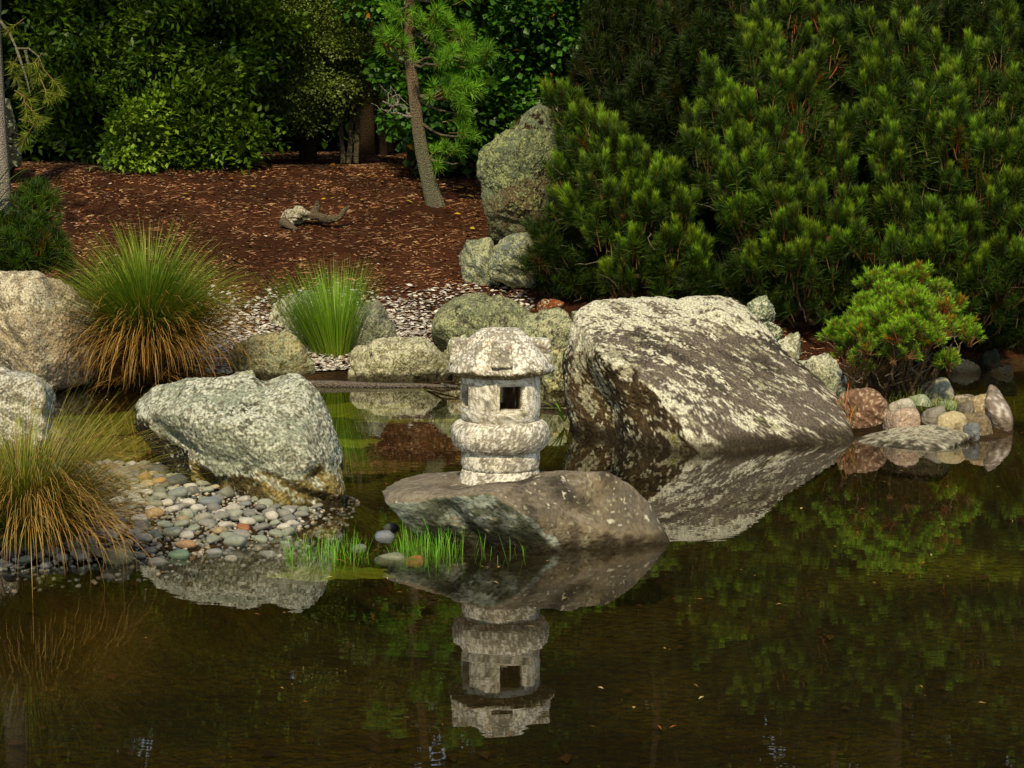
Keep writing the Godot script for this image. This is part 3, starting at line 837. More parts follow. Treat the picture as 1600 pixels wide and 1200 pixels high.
# ---------------------------------------------------------------- ground, bed, water
func build_ground() -> void:
	var xs := []
	var ds := []
	var x := -7.0
	while x <= 7.01:
		xs.append(x)
		x += .07
	for k in [8, 10, 13, 18, 26, 40, 70, 130, 300]:
		xs.append(float(k))
		xs.push_front(-float(k))
	var d := 4.0
	while d < 26.0:
		ds.append(d)
		d += .07 if d < 17 else .14
	for k in [27, 29, 32, 36, 42, 52, 70, 120, 320]: ds.append(float(k))
	for k in [3, 2, 1, 0, -2, -5, -12, -40, -120, -300]: ds.push_front(float(k))
	var v := PackedVector3Array()
	var c := PackedColorArray()
	var idx := PackedInt32Array()
	var W := xs.size()
	for j in ds.size():
		for i in W:
			var p := on_ground(xs[i], ds[j])
			var n1 := na.get_noise_2d(p.x * 90, p.z * 90)
			var n2 := nb.get_noise_2d(p.x * 300, p.z * 300)
			if absf(p.x) < 8 and ds[j] < 27 and p.y > 0: p.y += .014 * n2
			v.append(p)
			var s := bank(p.x, ds[j])
			var col := Color8(88, 56, 38).lerp(Color8(66, 41, 28), clampf(.5 + n1 + n2 * .6, 0, 1))
			col = col.lerp(Color8(54, 36, 22), ss(9.0, 14.0, s))
			if p.y < .05 or s < .3: col = Color8(74, 58, 36).lerp(Color8(52, 40, 24), clampf(.5 + n1 * 1.4, 0, 1))
			if p.y < -.02:
				col = Color8(58, 47, 9).lerp(Color8(38, 31, 6), clampf(.5 + n1 * 1.3 + n2 * .7, 0, 1))
				col = col.lerp(Color8(100, 98, 18), .8 * ss(.05, .4, na.get_noise_2d(p.x * 26 + 50, p.z * 26)) * ss(7.4, 8.2, ds[j]))
			c.append(col)
			if i and j:
				var m := j * W + i
				idx.append_array([m - W - 1, m - 1, m - W, m - W, m - 1, m])
	setting("ground", mesh_of(v, c, idx), mats.mud)
	var pw := PlaneMesh.new()
	pw.size = Vector2(40, 40)
	var wv := PackedVector3Array([Vector3(-14, 0, 6), Vector3(14, 0, 6), Vector3(-14, 0, -18), Vector3(14, 0, -18)])
	var uv := PackedVector2Array()
	for p in wv: uv.append(Vector2(p.x, p.z))
	setting("water", mesh_of(wv, PackedColorArray(), PackedInt32Array([0, 2, 1, 1, 2, 3]), true, uv), water_material())

# ---------------------------------------------------------------- litter and small stones
func chip_mesh(n: int, a: float, b: float, h: float, cols: Array) -> ArrayMesh:
	var g := Bag.new()
	var ring := []
	for k in n:
		var t := TAU * k / n
		ring.append(Vector3(cos(t) * a * rnd(.75, 1.15), rnd(-.3, .3) * h, sin(t) * b * rnd(.75, 1.15)))
	var c: Color = cols[0]
	for k in n: g.tri(Vector3(0, h, 0), ring[k], ring[(k + 1) % n], c.lightened(.05), c, c)
	return commit(g, false)

func build_litter() -> void:
	# bark chips and needles over the slope
	var cols := [Color8(142, 94, 64), Color8(108, 70, 48), Color8(162, 116, 80), Color8(70, 46, 33), Color8(186, 150, 112)]
	var where := []
	var tints := []
	var chip := chip_mesh(6, .03, .009, .006, [Color.WHITE])
	var mm := StandardMaterial3D.new()
	while where.size() < 48000:
		var d := 13.4 + 13.0 * pow(rng.randf(), 1.4)
		var x := rnd(-6, 3.4)
		var s := bank(x, d)
		if s < .35 or (s < 1.3 and rng.randf() < .5) or na.get_noise_2d(x * 160 + 30, d * 160) < -.42: continue
		var p := on_ground(x, d) + Vector3(0, .008, 0)
		where.append(Transform3D(Basis(Vector3.UP, rnd(0, TAU)) * Basis(Vector3(1, 0, 1).normalized(), rnd(-.4, .4)) * Basis().scaled(Vector3(rnd(.4, 1.5), rnd(.6, 2.0), rnd(.5, 1.3)) if rng.randf() < .6 else Vector3(rnd(1.2, 3.4), .8, rnd(.15, .35))), p))
		var c: Color = cols[rng.randi() % 5]
		if rng.randf() < .04: c = Color8(176, 150, 112)
		c = c.darkened(clampf(.22 + .55 * na.get_noise_2d(x * 130, d * 130) + .25 * nb.get_noise_2d(x * 500, d * 500) + rnd(-.12, .12), 0, .7))
		tints.append(c)
	copies("mulch", chip, mats.litter, self, where, tints)
	# pale shell chips low on the bank
	where = []
	tints = []
	var shell := chip_mesh(7, .022, .016, .005, [Color.WHITE])
	while where.size() < 9500:
		var x := rnd(-3.6, .2)
		var s: float = .25 + 2.0 * pow(rng.randf(), 1.2)
		var dens := 1.0 - .75 * absf(s - .9)
		dens *= ss(-3.4, -2.2, x) * (1.0 if na.get_noise_2d(x * 60, s * 60) > -.2 else .25)
		if x > -.9: dens *= .8
		if rng.randf() > dens: continue
		var d: float = lerps(x, BX, BD) + s
		where.append(Transform3D(Basis(Vector3.UP, rnd(0, TAU)) * Basis(Vector3(1, 0, .4).normalized(), rnd(-.35, .6)) * Basis().scaled(Vector3.ONE * rnd(.5, 1.5)), on_ground(x, d) + Vector3(0, .014, 0)))
		tints.append(Color8(236, 230, 218).darkened(rnd(0, .3)) if rng.randf() < .85 else Color8(150, 128, 106))
	copies("shell_chips", shell, mats.shell, self, where, tints)
	# a few chips lie scattered higher up the slope
	where = []
	tints = []
	for k in 160:
		var p := on_ground(rnd(-5, .2), rnd(14.8, 19.5)) + Vector3(0, .016, 0)
		where.append(Transform3D(Basis(rdir(), rnd(-.5, .5)).scaled(Vector3.ONE * rnd(.4, 1.0)), p))
		tints.append(Color8(214, 200, 180).darkened(rnd(0, .3)))
	copies("scattered_chips", shell, mats.shell, self, where, tints)
	# sunken leaves on the bed
	where = []
	tints = []
	var lf := Bag.new()
	leaf(lf, Vector3(-.04, 0, 0), Vector3.RIGHT, Vector3.UP, .08, .025, Color.WHITE)
	var lm := commit(lf)
	for k in 700:
		var x := rnd(-3.4, 4.2)
		var d := rnd(4.3, 13.5)
		var p := on_ground(x, d)
		if p.y > -.03: continue
		where.append(Transform3D(Basis(Vector3.UP, rnd(0, TAU)) * Basis(Vector3.RIGHT, rnd(-.3, .3)) * Basis().scaled(Vector3.ONE * rnd(.4, .9)), p + Vector3(0, .02, 0)))
		tints.append([Color8(64, 36, 16), Color8(58, 42, 18), Color8(48, 34, 16), Color8(70, 46, 20)][rng.randi() % 4].darkened(rnd(0, .35)))
	copies("sunken_leaves", lm, mats.litter, self, where, tints)
	where = []
	tints = []
	for k in 420:
		var x := rnd(-3.2, 3.6)
		var d := rnd(4.6, 12.5)
		if ground_y(x, d) > -.02: continue
		if na.get_noise_2d(x * 60 + 9, d * 60) < -.1 and rng.randf() < .8: continue
		where.append(Transform3D(Basis(Vector3.UP, rnd(0, TAU)) * Basis().scaled(Vector3(rnd(.1, .45), .3, rnd(.03, .3))), Vector3(x, .003, -d)))
		tints.append([Color8(150, 120, 60), Color8(110, 84, 40), Color8(180, 160, 110), Color8(150, 90, 40)][rng.randi() % 4])
	copies("floating_debris", lm, mats.litter, self, where, tints)
	# fallen yellow leaves on the mulch, one by one
	var proto: MeshInstance3D = null
	var spots := [Vector3(-4.43, 1.834, -20.649), Vector3(-2.703, 1.655, -19.383), Vector3(-2.8, 1.539, -18.827), Vector3(-1.96, 1.583, -19.204), Vector3(-1.779, 1.526, -18.997), Vector3(-1.644, 1.443, -18.646), Vector3(-1.728, 1.569, -19.213), Vector3(-1.464, 1.541, -19.16), Vector3(-1.331, 1.513, -19.066), Vector3(-1.589, 1.403, -18.481), Vector3(-1.133, 1.549, -19.291), Vector3(-1.045, 1.615, -19.63), Vector3(-0.717, 1.571, -19.525), Vector3(-0.621, 1.499, -19.215), Vector3(-0.569, 1.528, -19.369), Vector3(-0.453, 1.429, -18.946), Vector3(-0.412, 1.514, -19.348), Vector3(-0.377, 1.355, -18.637), Vector3(-0.671, 1.277, -18.246), Vector3(-0.403, 1.107, -17.665), Vector3(-0.568, 1.244, -18.152), Vector3(-0.368, 1.244, -18.202), Vector3(-1.73, 1.056, -17.076), Vector3(-1.764, 1.324, -18.1), Vector3(-4.579, 1.483, -18.278), Vector3(-4.251, 1.497, -18.37), Vector3(-3.346, 1.43, -18.212), Vector3(-3.432, 1.457, -18.316), Vector3(-2.391, 1.799, -20.374), Vector3(-2.102, 1.801, -20.465), Vector3(-2.437, 2.254, -28.68), Vector3(-1.856, 2.262, -28.953), Vector3(-1.71, 1.952, -23.327), Vector3(-2.548, 1.747, -19.845), Vector3(-1.783, 1.457, -18.668), Vector3(-1.566, 1.216, -17.737), Vector3(-3.543, 1.314, -17.677), Vector3(-4.875, 1.58, -18.701), Vector3(-0.97, 1.443, -18.857), Vector3(-1.423, 1.584, -19.375), Vector3(-1.656, 1.75, -20.067), Vector3(-1.222, 1.807, -20.828), Vector3(-2.145, 1.512, -18.835), Vector3(-1.994, 1.41, -18.391), Vector3(-1.089, 1.376, -18.508), Vector3(-0.45, 1.048, -17.437), Vector3(-0.778, 1.121, -17.606), Vector3(-3.091, 1.618, -19.138), Vector3(-2.839, 1.761, -19.847), Vector3(-3.35, 1.691, -19.427)]
	var ym := [leaf_mat(.6, .2), leaf_mat(.6, .2), leaf_mat(.6, .2)]
	ym[0].albedo_color = Color8(206, 158, 30)
	ym[1].albedo_color = Color8(186, 116, 28)
	ym[2].albedo_color = Color8(176, 160, 52)
	for p in spots:
		var q := MeshInstance3D.new()
		q.mesh = lm
		q.material_override = ym[rng.randi() % 3]
		q.position = on_ground(p.x, -p.z) + Vector3(0, .035, 0)
		q.rotation = Vector3(rnd(-.2, .6), rnd(0, TAU), rnd(-.3, .3))
		q.scale = Vector3.ONE * rnd(.8, 1.4)
		top(q, "fallen_leaf", "yellow autumn leaf fallen on the brown bark mulch", "leaf", "yellow leaves fallen on the mulch")

func build_pebbles() -> void:
	var shapes := []
	for k in 7:
		var pts := lump(Vector3.ZERO, Vector3(1, .46 + .06 * (k % 4), .68 + .06 * (k % 3)), 300 + k, 12, .12)
		shapes.append(stone_mesh(pts, {"grid": 7, "round": 7.0, "amp": .05, "fine": .0, "grow": 1.05, "seed": k, "look": {"base": Color.WHITE, "base2": Color8(226, 226, 226), "lichen": Color.WHITE, "lichen2": Color.WHITE, "amount": -2.0, "amount2": -2.0, "stain": -1.0, "mossy": -1.0, "wet": -9.0}}, Vector3.ZERO))
	var kinds := [
		["grey", [Color8(148, 146, 136), Color8(129, 129, 122)]], ["pale grey", [Color8(194, 190, 174), Color8(211, 206, 190)]], ["greenish grey", [Color8(148, 155, 136), Color8(167, 171, 150)]],
		["bluish grey", [Color8(140, 144, 142), Color8(120, 124, 124)]], ["buff", [Color8(204, 185, 148), Color8(185, 164, 125)]]]
	var km := []
	for k in kinds:
		var row := []
		for c in k[1]:
			var m: StandardMaterial3D = mats.pebble.duplicate()
			m.albedo_color = c
			row.append(m)
		km.append(row)
	var placed := []
	var own := [
		[Vector3(-1.763, 0.1, -8.529), .085, Color8(98, 98, 94), "dark grey angular cobble, largest of those beside the boulder's left foot"],
		[Vector3(-1.607, 0.09, -8.201), .072, Color8(92, 96, 96), "dark grey round cobble touching the boulder's left foot"],
		[Vector3(-1.691, 0.1, -8.57), .05, Color8(112, 106, 96), "small grey cobble behind the dark round one at the boulder"],
		[Vector3(-1.772, 0.09, -8.257), .05, Color8(198, 160, 104), "left of two orange-buff cobbles beside the dark angular one"],
		[Vector3(-1.69, 0.08, -8.186), .046, Color8(204, 158, 98), "right of two orange-buff cobbles, nearer the dark round one"],
		[Vector3(-1.722, 0.08, -8.059), .05, Color8(206, 186, 140), "cream buff cobble in front of the orange-buff pair"],
		[Vector3(-1.634, 0.08, -8.059), .044, Color8(118, 116, 98), "olive grey cobble in front of the dark round one"],
		[Vector3(-1.883, 0.09, -8.257), .085, Color8(170, 168, 150), "long pale flat stone by the foreground tussock's upper blades"],
		[Vector3(-1.872, 0.09, -8.491), .06, Color8(122, 118, 106), "flat grey stone behind the long pale one"],
		[Vector3(-1.538, 0.05, -7.867), .062, Color8(138, 144, 140), "blue-grey cobble just below the cave of the boulder"],
		[Vector3(-1.341, 0.03, -8.013), .055, Color8(140, 140, 124), "greenish grey cobble under the boulder's front edge"],
		[Vector3(-1.376, 0.03, -7.764), .066, Color8(126, 134, 136), "flat bluish stone in the middle of the pebble shore"],
		[Vector3(-1.565, 0.05, -7.468), .058, Color8(204, 172, 122), "elongated buff pebble by the foreground tussock's drooping tips"],
		[Vector3(-1.346, 0.02, -7.476), .055, Color8(168, 166, 146), "pale stone at the water's edge below the flat bluish one"],
		[Vector3(-1.35, 0.01, -7.051), .055, Color8(186, 150, 108), "orange pebble at the front edge of the shore"],
		[Vector3(-1.162, 0, -7.39), .045, Color8(158, 104, 60), "rust-coloured pebble half under water"],
		[Vector3(-1.158, 0, -7.14), .065, Color8(150, 156, 142), "flat grey-green stone lying in the shallows"],
		[Vector3(-1.571, 0.03, -6.801), .082, Color8(150, 146, 112), "round speckled olive cobble at the foot of the foreground tussock"],
		[Vector3(-1.351, -0.03, -6.911), .06, Color8(122, 150, 122), "greenish stone sunk in front of the shore"],
		[Vector3(-0.551, 0, -7.347), .065, Color8(120, 128, 140), "blue-grey stone in the water left of the lantern's rock"],
		[Vector3(-0.531, 0, -7.536), .05, Color8(84, 84, 78), "dark stone in the water against the lantern's rock"],
		[Vector3(-0.495, -0.02, -6.939), .09, Color8(130, 134, 108), "flat pale stone just under water before the pond grass"],
		[Vector3(-0.395, -0.02, -6.914), .06, Color8(150, 100, 44), "tan stone just under water before the right pond grass"],
		[Vector3(-0.639, 0, -7.087), .04, Color8(120, 126, 116), "small grey stone at the right end of the left pond grass"],
		[Vector3(-1.997, 0, -6.795), .06, Color8(72, 78, 84), "dark grey stone half hidden under the foreground tussock"],
		[Vector3(-1.529, 0.04, -8.701), .05, Color8(80, 72, 50), "small dark stone in the cave under the boulder"]]
	for o in own:
		var q := MeshInstance3D.new()
		q.mesh = shapes[placed.size() % 7]
		var m: StandardMaterial3D = mats.pebble.duplicate()
		m.albedo_color = o[2]
		q.material_override = m
		var p: Vector3 = o[0]
		q.position = Vector3(p.x, maxf(ground_y(p.x, -p.z) + o[1] * .3, p.y), p.z)
		q.rotation = Vector3(rnd(-.25, .25), rnd(-.6, .6), rnd(-.25, .25))
		q.scale = Vector3.ONE * o[1]
		placed.append([p.x, p.z, o[1] * .8])
		top(q, "cobble", o[3], "stone")
	var tries := 0
	var count := 0
	while count < 285 and tries < 60000:
		tries += 1
		var x := rnd(-2.15, -.9)
		var d := rnd(6.65, 9.1)
		var b := beach(x, d)
		if b < -.12 or (b < .02 and rng.randf() < .6): continue
		var s: float = lerpf(.046, .021, minf(1, tries / 6000.0)) * rnd(.85, 1.15)
		var ok := true
		for q in placed:
			var dx: float = q[0] - x
			var dz: float = (q[1] + d) * .9
			if dx * dx + dz * dz < pow((q[2] + s * .72) * .92, 2):
				ok = false
				break
		if not ok: continue
		placed.append([x, -d, s * .75])
		count += 1
		var pick := rng.randf()
		var k := 0 if pick < .28 else (1 if pick < .58 else (2 if pick < .83 else (3 if pick < .96 else 4)))
		var q := MeshInstance3D.new()
		q.mesh = shapes[rng.randi() % 7]
		q.material_override = km[k][rng.randi() % 2]
		q.position = Vector3(x, ground_y(x, d) + s * .3, -d)
		q.rotation = Vector3(rnd(-.25, .25), rnd(-.9, .9), rnd(-.25, .25))
		q.scale = Vector3(s, s * rnd(.8, 1.05), s * rnd(.9, 1.1))
		top(q, "pebble", kinds[k][0] + " pebble among many alike on the shore below the boulder", "pebble", kinds[k][0] + " pebbles of the shore")
	var where := []
	var tints := []
	var small := stone_mesh(lump(Vector3.ZERO, Vector3(1, .6, .8), 400, 10, .1), {"grid": 3, "round": 6.0, "amp": .05, "fine": .0, "look": {"base": Color.WHITE, "base2": Color.WHITE, "amount": -2.0, "amount2": -2.0, "stain": -1.0, "mossy": -1.0, "wet": -9.0}}, Vector3.ZERO)
	for k in 12000:
		var x := rnd(-3.0, -.75)
		var d := rnd(6.5, 9.3)
		var b := beach(x, d)
		if b < -.14 or (b < 0 and rng.randf() < .5): continue
		var s := rnd(.008, .02)
		where.append(Transform3D(Basis(Vector3.UP, rnd(0, TAU)).scaled(Vector3.ONE * s), Vector3(x, ground_y(x, d) + s * .3, -d)))
		tints.append((kinds[rng.randi() % 5][1][rng.randi() % 2] as Color).darkened(rnd(0, .3)))
	copies("fine_gravel", small, mats.pebble, self, where, tints)

# ---------------------------------------------------------------- grasses
func build_grass() -> void:
	var G0 := Color8(40, 66, 12)
	# the large sedge tussock on the far bank
	var o := Vector3(-2.818, 0, -13.344)
	var t := thing("sedge_tussock", "largest sedge tussock, green above a golden brown skirt, on the far bank", "grass tussock", o)
	var b := Bag.new()
	for k in 2600:
		var a := rnd(0, TAU)
		var q := pow(rng.randf(), .6)
		var r := Vector3(cos(a) * .16 * q, rnd(.2, .36), sin(a) * .16 * q)
		blade(b, r, a + rnd(-.5, .5), q * .85 + rnd(-.05, .1), rnd(.6, 1.02) * (1.1 - .12 * q), rnd(.25, 1.0) + q * .5, rnd(.003, .0048), tone(Color8(40, 74, 10), Color8(58, 92, 16)), tone(Color8(104, 138, 34), Color8(164, 172, 68)))
	part("green_blades", commit(b), mats.grass, t, true)
	b = Bag.new()
	for k in 1900:
		var a := rnd(0, TAU)
		var r := Vector3(cos(a) * .2, rnd(.2, .4), sin(a) * .2)
		blade(b, r, a + rnd(-.35, .35), rnd(.55, 1.3), rnd(.5, .98), rnd(1.1, 2.7), rnd(.002, .0034), tone(Color8(84, 60, 24), Color8(112, 90, 36)), tone(Color8(150, 108, 50), Color8(190, 156, 88), .2))
	for k in 900:
		var a := rnd(0, TAU)
		blade(b, Vector3(cos(a) * .22, rnd(.0, .14), sin(a) * .22), a + rnd(-.4, .4), rnd(.7, 1.3), rnd(.3, .62), rnd(.5, 1.7), rnd(.002, .0034), tone(Color8(80, 58, 24), Color8(104, 82, 34)), tone(Color8(150, 106, 48), Color8(186, 148, 80), .2))
	for k in 420:
		var a := rnd(0, TAU)
		blade(b, Vector3(cos(a) * .12, .3, sin(a) * .12), a, rnd(.6, 1.1), rnd(.7, 1.05), rnd(.5, 1.5), rnd(.002, .0034), tone(Color8(96, 96, 30), Color8(120, 100, 40)), tone(Color8(190, 176, 96), Color8(170, 130, 66)))
	part("dry_blades", commit(b), mats.grass, t, true)
	# the bright tuft behind the water
	o = Vector3(-1.491, 0.047, -14.45)
	o.y = .01
	t = thing("grass_tuft", "bright green upright grass tuft in front of the smooth blue-grey rock", "grass tuft", o)
	b = Bag.new()
	for k in 900:
		var a := rnd(0, TAU)
		var q := sqrt(rng.randf())
		var r := Vector3(cos(a) * .12 * q - .01, 0, sin(a) * .1 * q)
		var lean := Vector2(cos(a) * q * .4 - .13, sin(a) * q * .4)
		blade(b, r, lean.angle(), lean.length() + rnd(0, .1), rnd(.62, 1.02), rnd(.0, .7), rnd(.0026, .004), tone(Color8(110, 128, 26), Color8(86, 120, 22)), tone(Color8(74, 130, 26), Color8(140, 170, 60)))
	for k in 90:
		blade(b, Vector3(rnd(-.1, .1), 0, rnd(-.1, .1)), rnd(0, TAU), rnd(.5, 1.1), rnd(.4, .8), rnd(.4, 1.4), .0024, tone(Color8(130, 120, 40), Color8(110, 120, 30)), tone(Color8(190, 176, 100), Color8(150, 150, 60)))
	part("blades", commit(b), mats.grass, t, true)
	# the foreground tussock at the left
	o = Vector3(-1.894, 0, -6.699)
	o.y = .03
	t = thing("sedge_tussock", "foreground sedge tussock with drooping straw-brown blades at the left edge", "grass tussock", o)
	b = Bag.new()
	for k in 1500:
		var a := rnd(0, TAU)
		var q := pow(rng.randf(), .55)
		var r := Vector3(cos(a) * .16 * q, rnd(.06, .16), sin(a) * .13 * q)
		var lean := Vector2(cos(a) * q * .9 + .08, sin(a) * q * .6)
		blade(b, r, lean.angle() + rnd(-.3, .3), lean.length() + rnd(0, .25), rnd(.34, .7), rnd(.1, 1.7), rnd(.0011, .0019), tone(Color8(66, 84, 16), Color8(88, 100, 24)), tone(Color8(124, 134, 38), Color8(172, 160, 78), .2))
	for k in 30:
		blade(b, Vector3(rnd(0, .1), .12, rnd(-.1, .1)), rnd(-.7, .9), rnd(.45, .8), rnd(.6, .85), rnd(.2, .9), .0013, tone(Color8(90, 92, 28), Color8(110, 100, 36)), tone(Color8(150, 140, 60), Color8(180, 150, 80)))
	part("green_blades", commit(b), mats.grass, t, true)
	b = Bag.new()
	for k in 1900:
		var a := rnd(0, TAU)
		var r := Vector3(cos(a) * .14, rnd(.1, .26), sin(a) * .12)
		blade(b, r, a + rnd(-.4, .4), rnd(.4, 1.35), rnd(.3, .6), rnd(1.0, 3.2), rnd(.0011, .002), tone(Color8(90, 72, 26), Color8(116, 96, 38)), tone(Color8(150, 112, 52), Color8(196, 164, 98), .2))
	for k in 260:
		blade(b, Vector3(.08, rnd(.05, .2), rnd(-.1, .12)), rnd(-.8, .8), rnd(1.0, 1.4), rnd(.35, .55), rnd(.5, 1.1), .0018, tone(Color8(120, 92, 50), Color8(150, 118, 70)), tone(Color8(200, 164, 108), Color8(176, 134, 80)))
	part("dry_blades", commit(b), mats.grass, t, true)
	# young grass growing in the water
	for s in [[Vector3(-0.751, 0, -6.944), .17, 230, "bright green grass growing in the shallows right of the pebble shore"], [Vector3(-0.348, 0, -7.021), .15, 260, "bright green grass growing in the water before the lantern's rock"], [Vector3(-0.066, 0, -7.021), .14, 26, "sparse thin grass blades in the water before the lantern's rock"]]:
		o = s[0]
		o.y = -.04
		t = thing("pond_grass", s[3], "grass", o)
		b = Bag.new()
		for k in s[2]:
			var r := Vector3(rnd(-1, 1) * s[1], 0, rnd(-1, 1) * s[1] * .9)
			if r.length() > s[1] * 1.1: continue
			blade(b, r, rnd(0, TAU), rnd(0, .35), rnd(.05, .15) * (1 if rng.randf() < .85 else 1.3), rnd(.0, .9), rnd(.0011, .0018), tone(Color8(70, 110, 20), Color8(96, 130, 30)), tone(Color8(80, 170, 40), Color8(130, 190, 60)), 4)
		part("blades", commit(b), mats.grass, t, true)
	o = Vector3(-0.638, 0, -6.844)
	t = thing("dead_stalk", "orange-brown bent dead stalks beside the left pond grass", "plant", o)
	b = Bag.new()
	for k in 7: blade(b, Vector3(rnd(-.03, .03), -.03, rnd(-.02, .02)), rnd(-.6, .6) + (PI if k % 3 == 0 else 0.0), rnd(.3, .8), rnd(.09, .16), rnd(.4, 1.8), .0018, Color8(170, 96, 30), Color8(206, 140, 70), 5)
	part("blades", commit(b), mats.grass, t, true)
	# strap leaves by the slab
	o = Vector3(0.386, 0, -11.152)
	o += Vector3(-.05, .02, .12)
	t = thing("strap_leaf_plant", "small strap-leaved plant at the waterline left of the slab", "plant", o)
	b = Bag.new()
	for k in 11: blade(b, Vector3.ZERO, rnd(1.8, 4.2) if k < 8 else rnd(0, 1), rnd(.2, .7), rnd(.2, .34), rnd(.8, 1.7), .006, tone(Color8(60, 90, 24), Color8(80, 110, 34)), tone(Color8(110, 150, 50), Color8(140, 160, 70)))
	part("blades", commit(b), mats.grass, t, true)
	# strap leaves at the left edge
	o = Vector3(-5.167, 1.267, -17.3)
	t = thing("strap_leaf_plant", "strap-leaved plant arching in from the left edge above the dwarf pine", "plant", o)
	b = Bag.new()
	for k in 12: blade(b, Vector3(rnd(-.1, .1), .0, rnd(-.1, .1)), rnd(-.4, .5), rnd(.25, .9), rnd(.5, .85), rnd(.9, 1.6), .012, tone(Color8(44, 84, 18), Color8(60, 100, 24)), tone(Color8(110, 140, 30), Color8(70, 110, 30)), 8)
	part("blades", commit(b), mats.grass, t, true)
	# weeds on the islet
	o = Vector3(2.685, 0.147, -10.9)
	o.y = .1
	t = thing("grass_tuft", "low mixed grass and weeds among the islet stones under the shrub", "grass", o)
	b = Bag.new()
	for k in 300:
		var r := Vector3(rnd(-.3, .22), rnd(-.02, .03), rnd(-.12, .2))
		blade(b, r, rnd(0, TAU), rnd(.2, .9), rnd(.06, .17), rnd(.3, 1.6), .0015, tone(Color8(70, 100, 20), Color8(100, 120, 30)), tone(Color8(120, 150, 40), Color8(160, 160, 80)), 4)
	part("blades", commit(b), mats.grass, t, true)
	o = Vector3(2.07, 0.145, -10.65)
	o.y = .05
	t = thing("grass_tuft", "few grass blades and orange leaves between slab and brown-red stone", "grass", o)
	b = Bag.new()
	for k in 24: blade(b, Vector3(rnd(-.05, .05), rnd(0, .1), rnd(-.1, .1)), rnd(0, TAU), rnd(.1, .7), rnd(.1, .2), rnd(.2, 1.2), .003, tone(Color8(70, 100, 20), Color8(180, 90, 30)), tone(Color8(120, 150, 40), Color8(200, 110, 40)), 4)
	part("blades", commit(b), mats.grass, t, true)

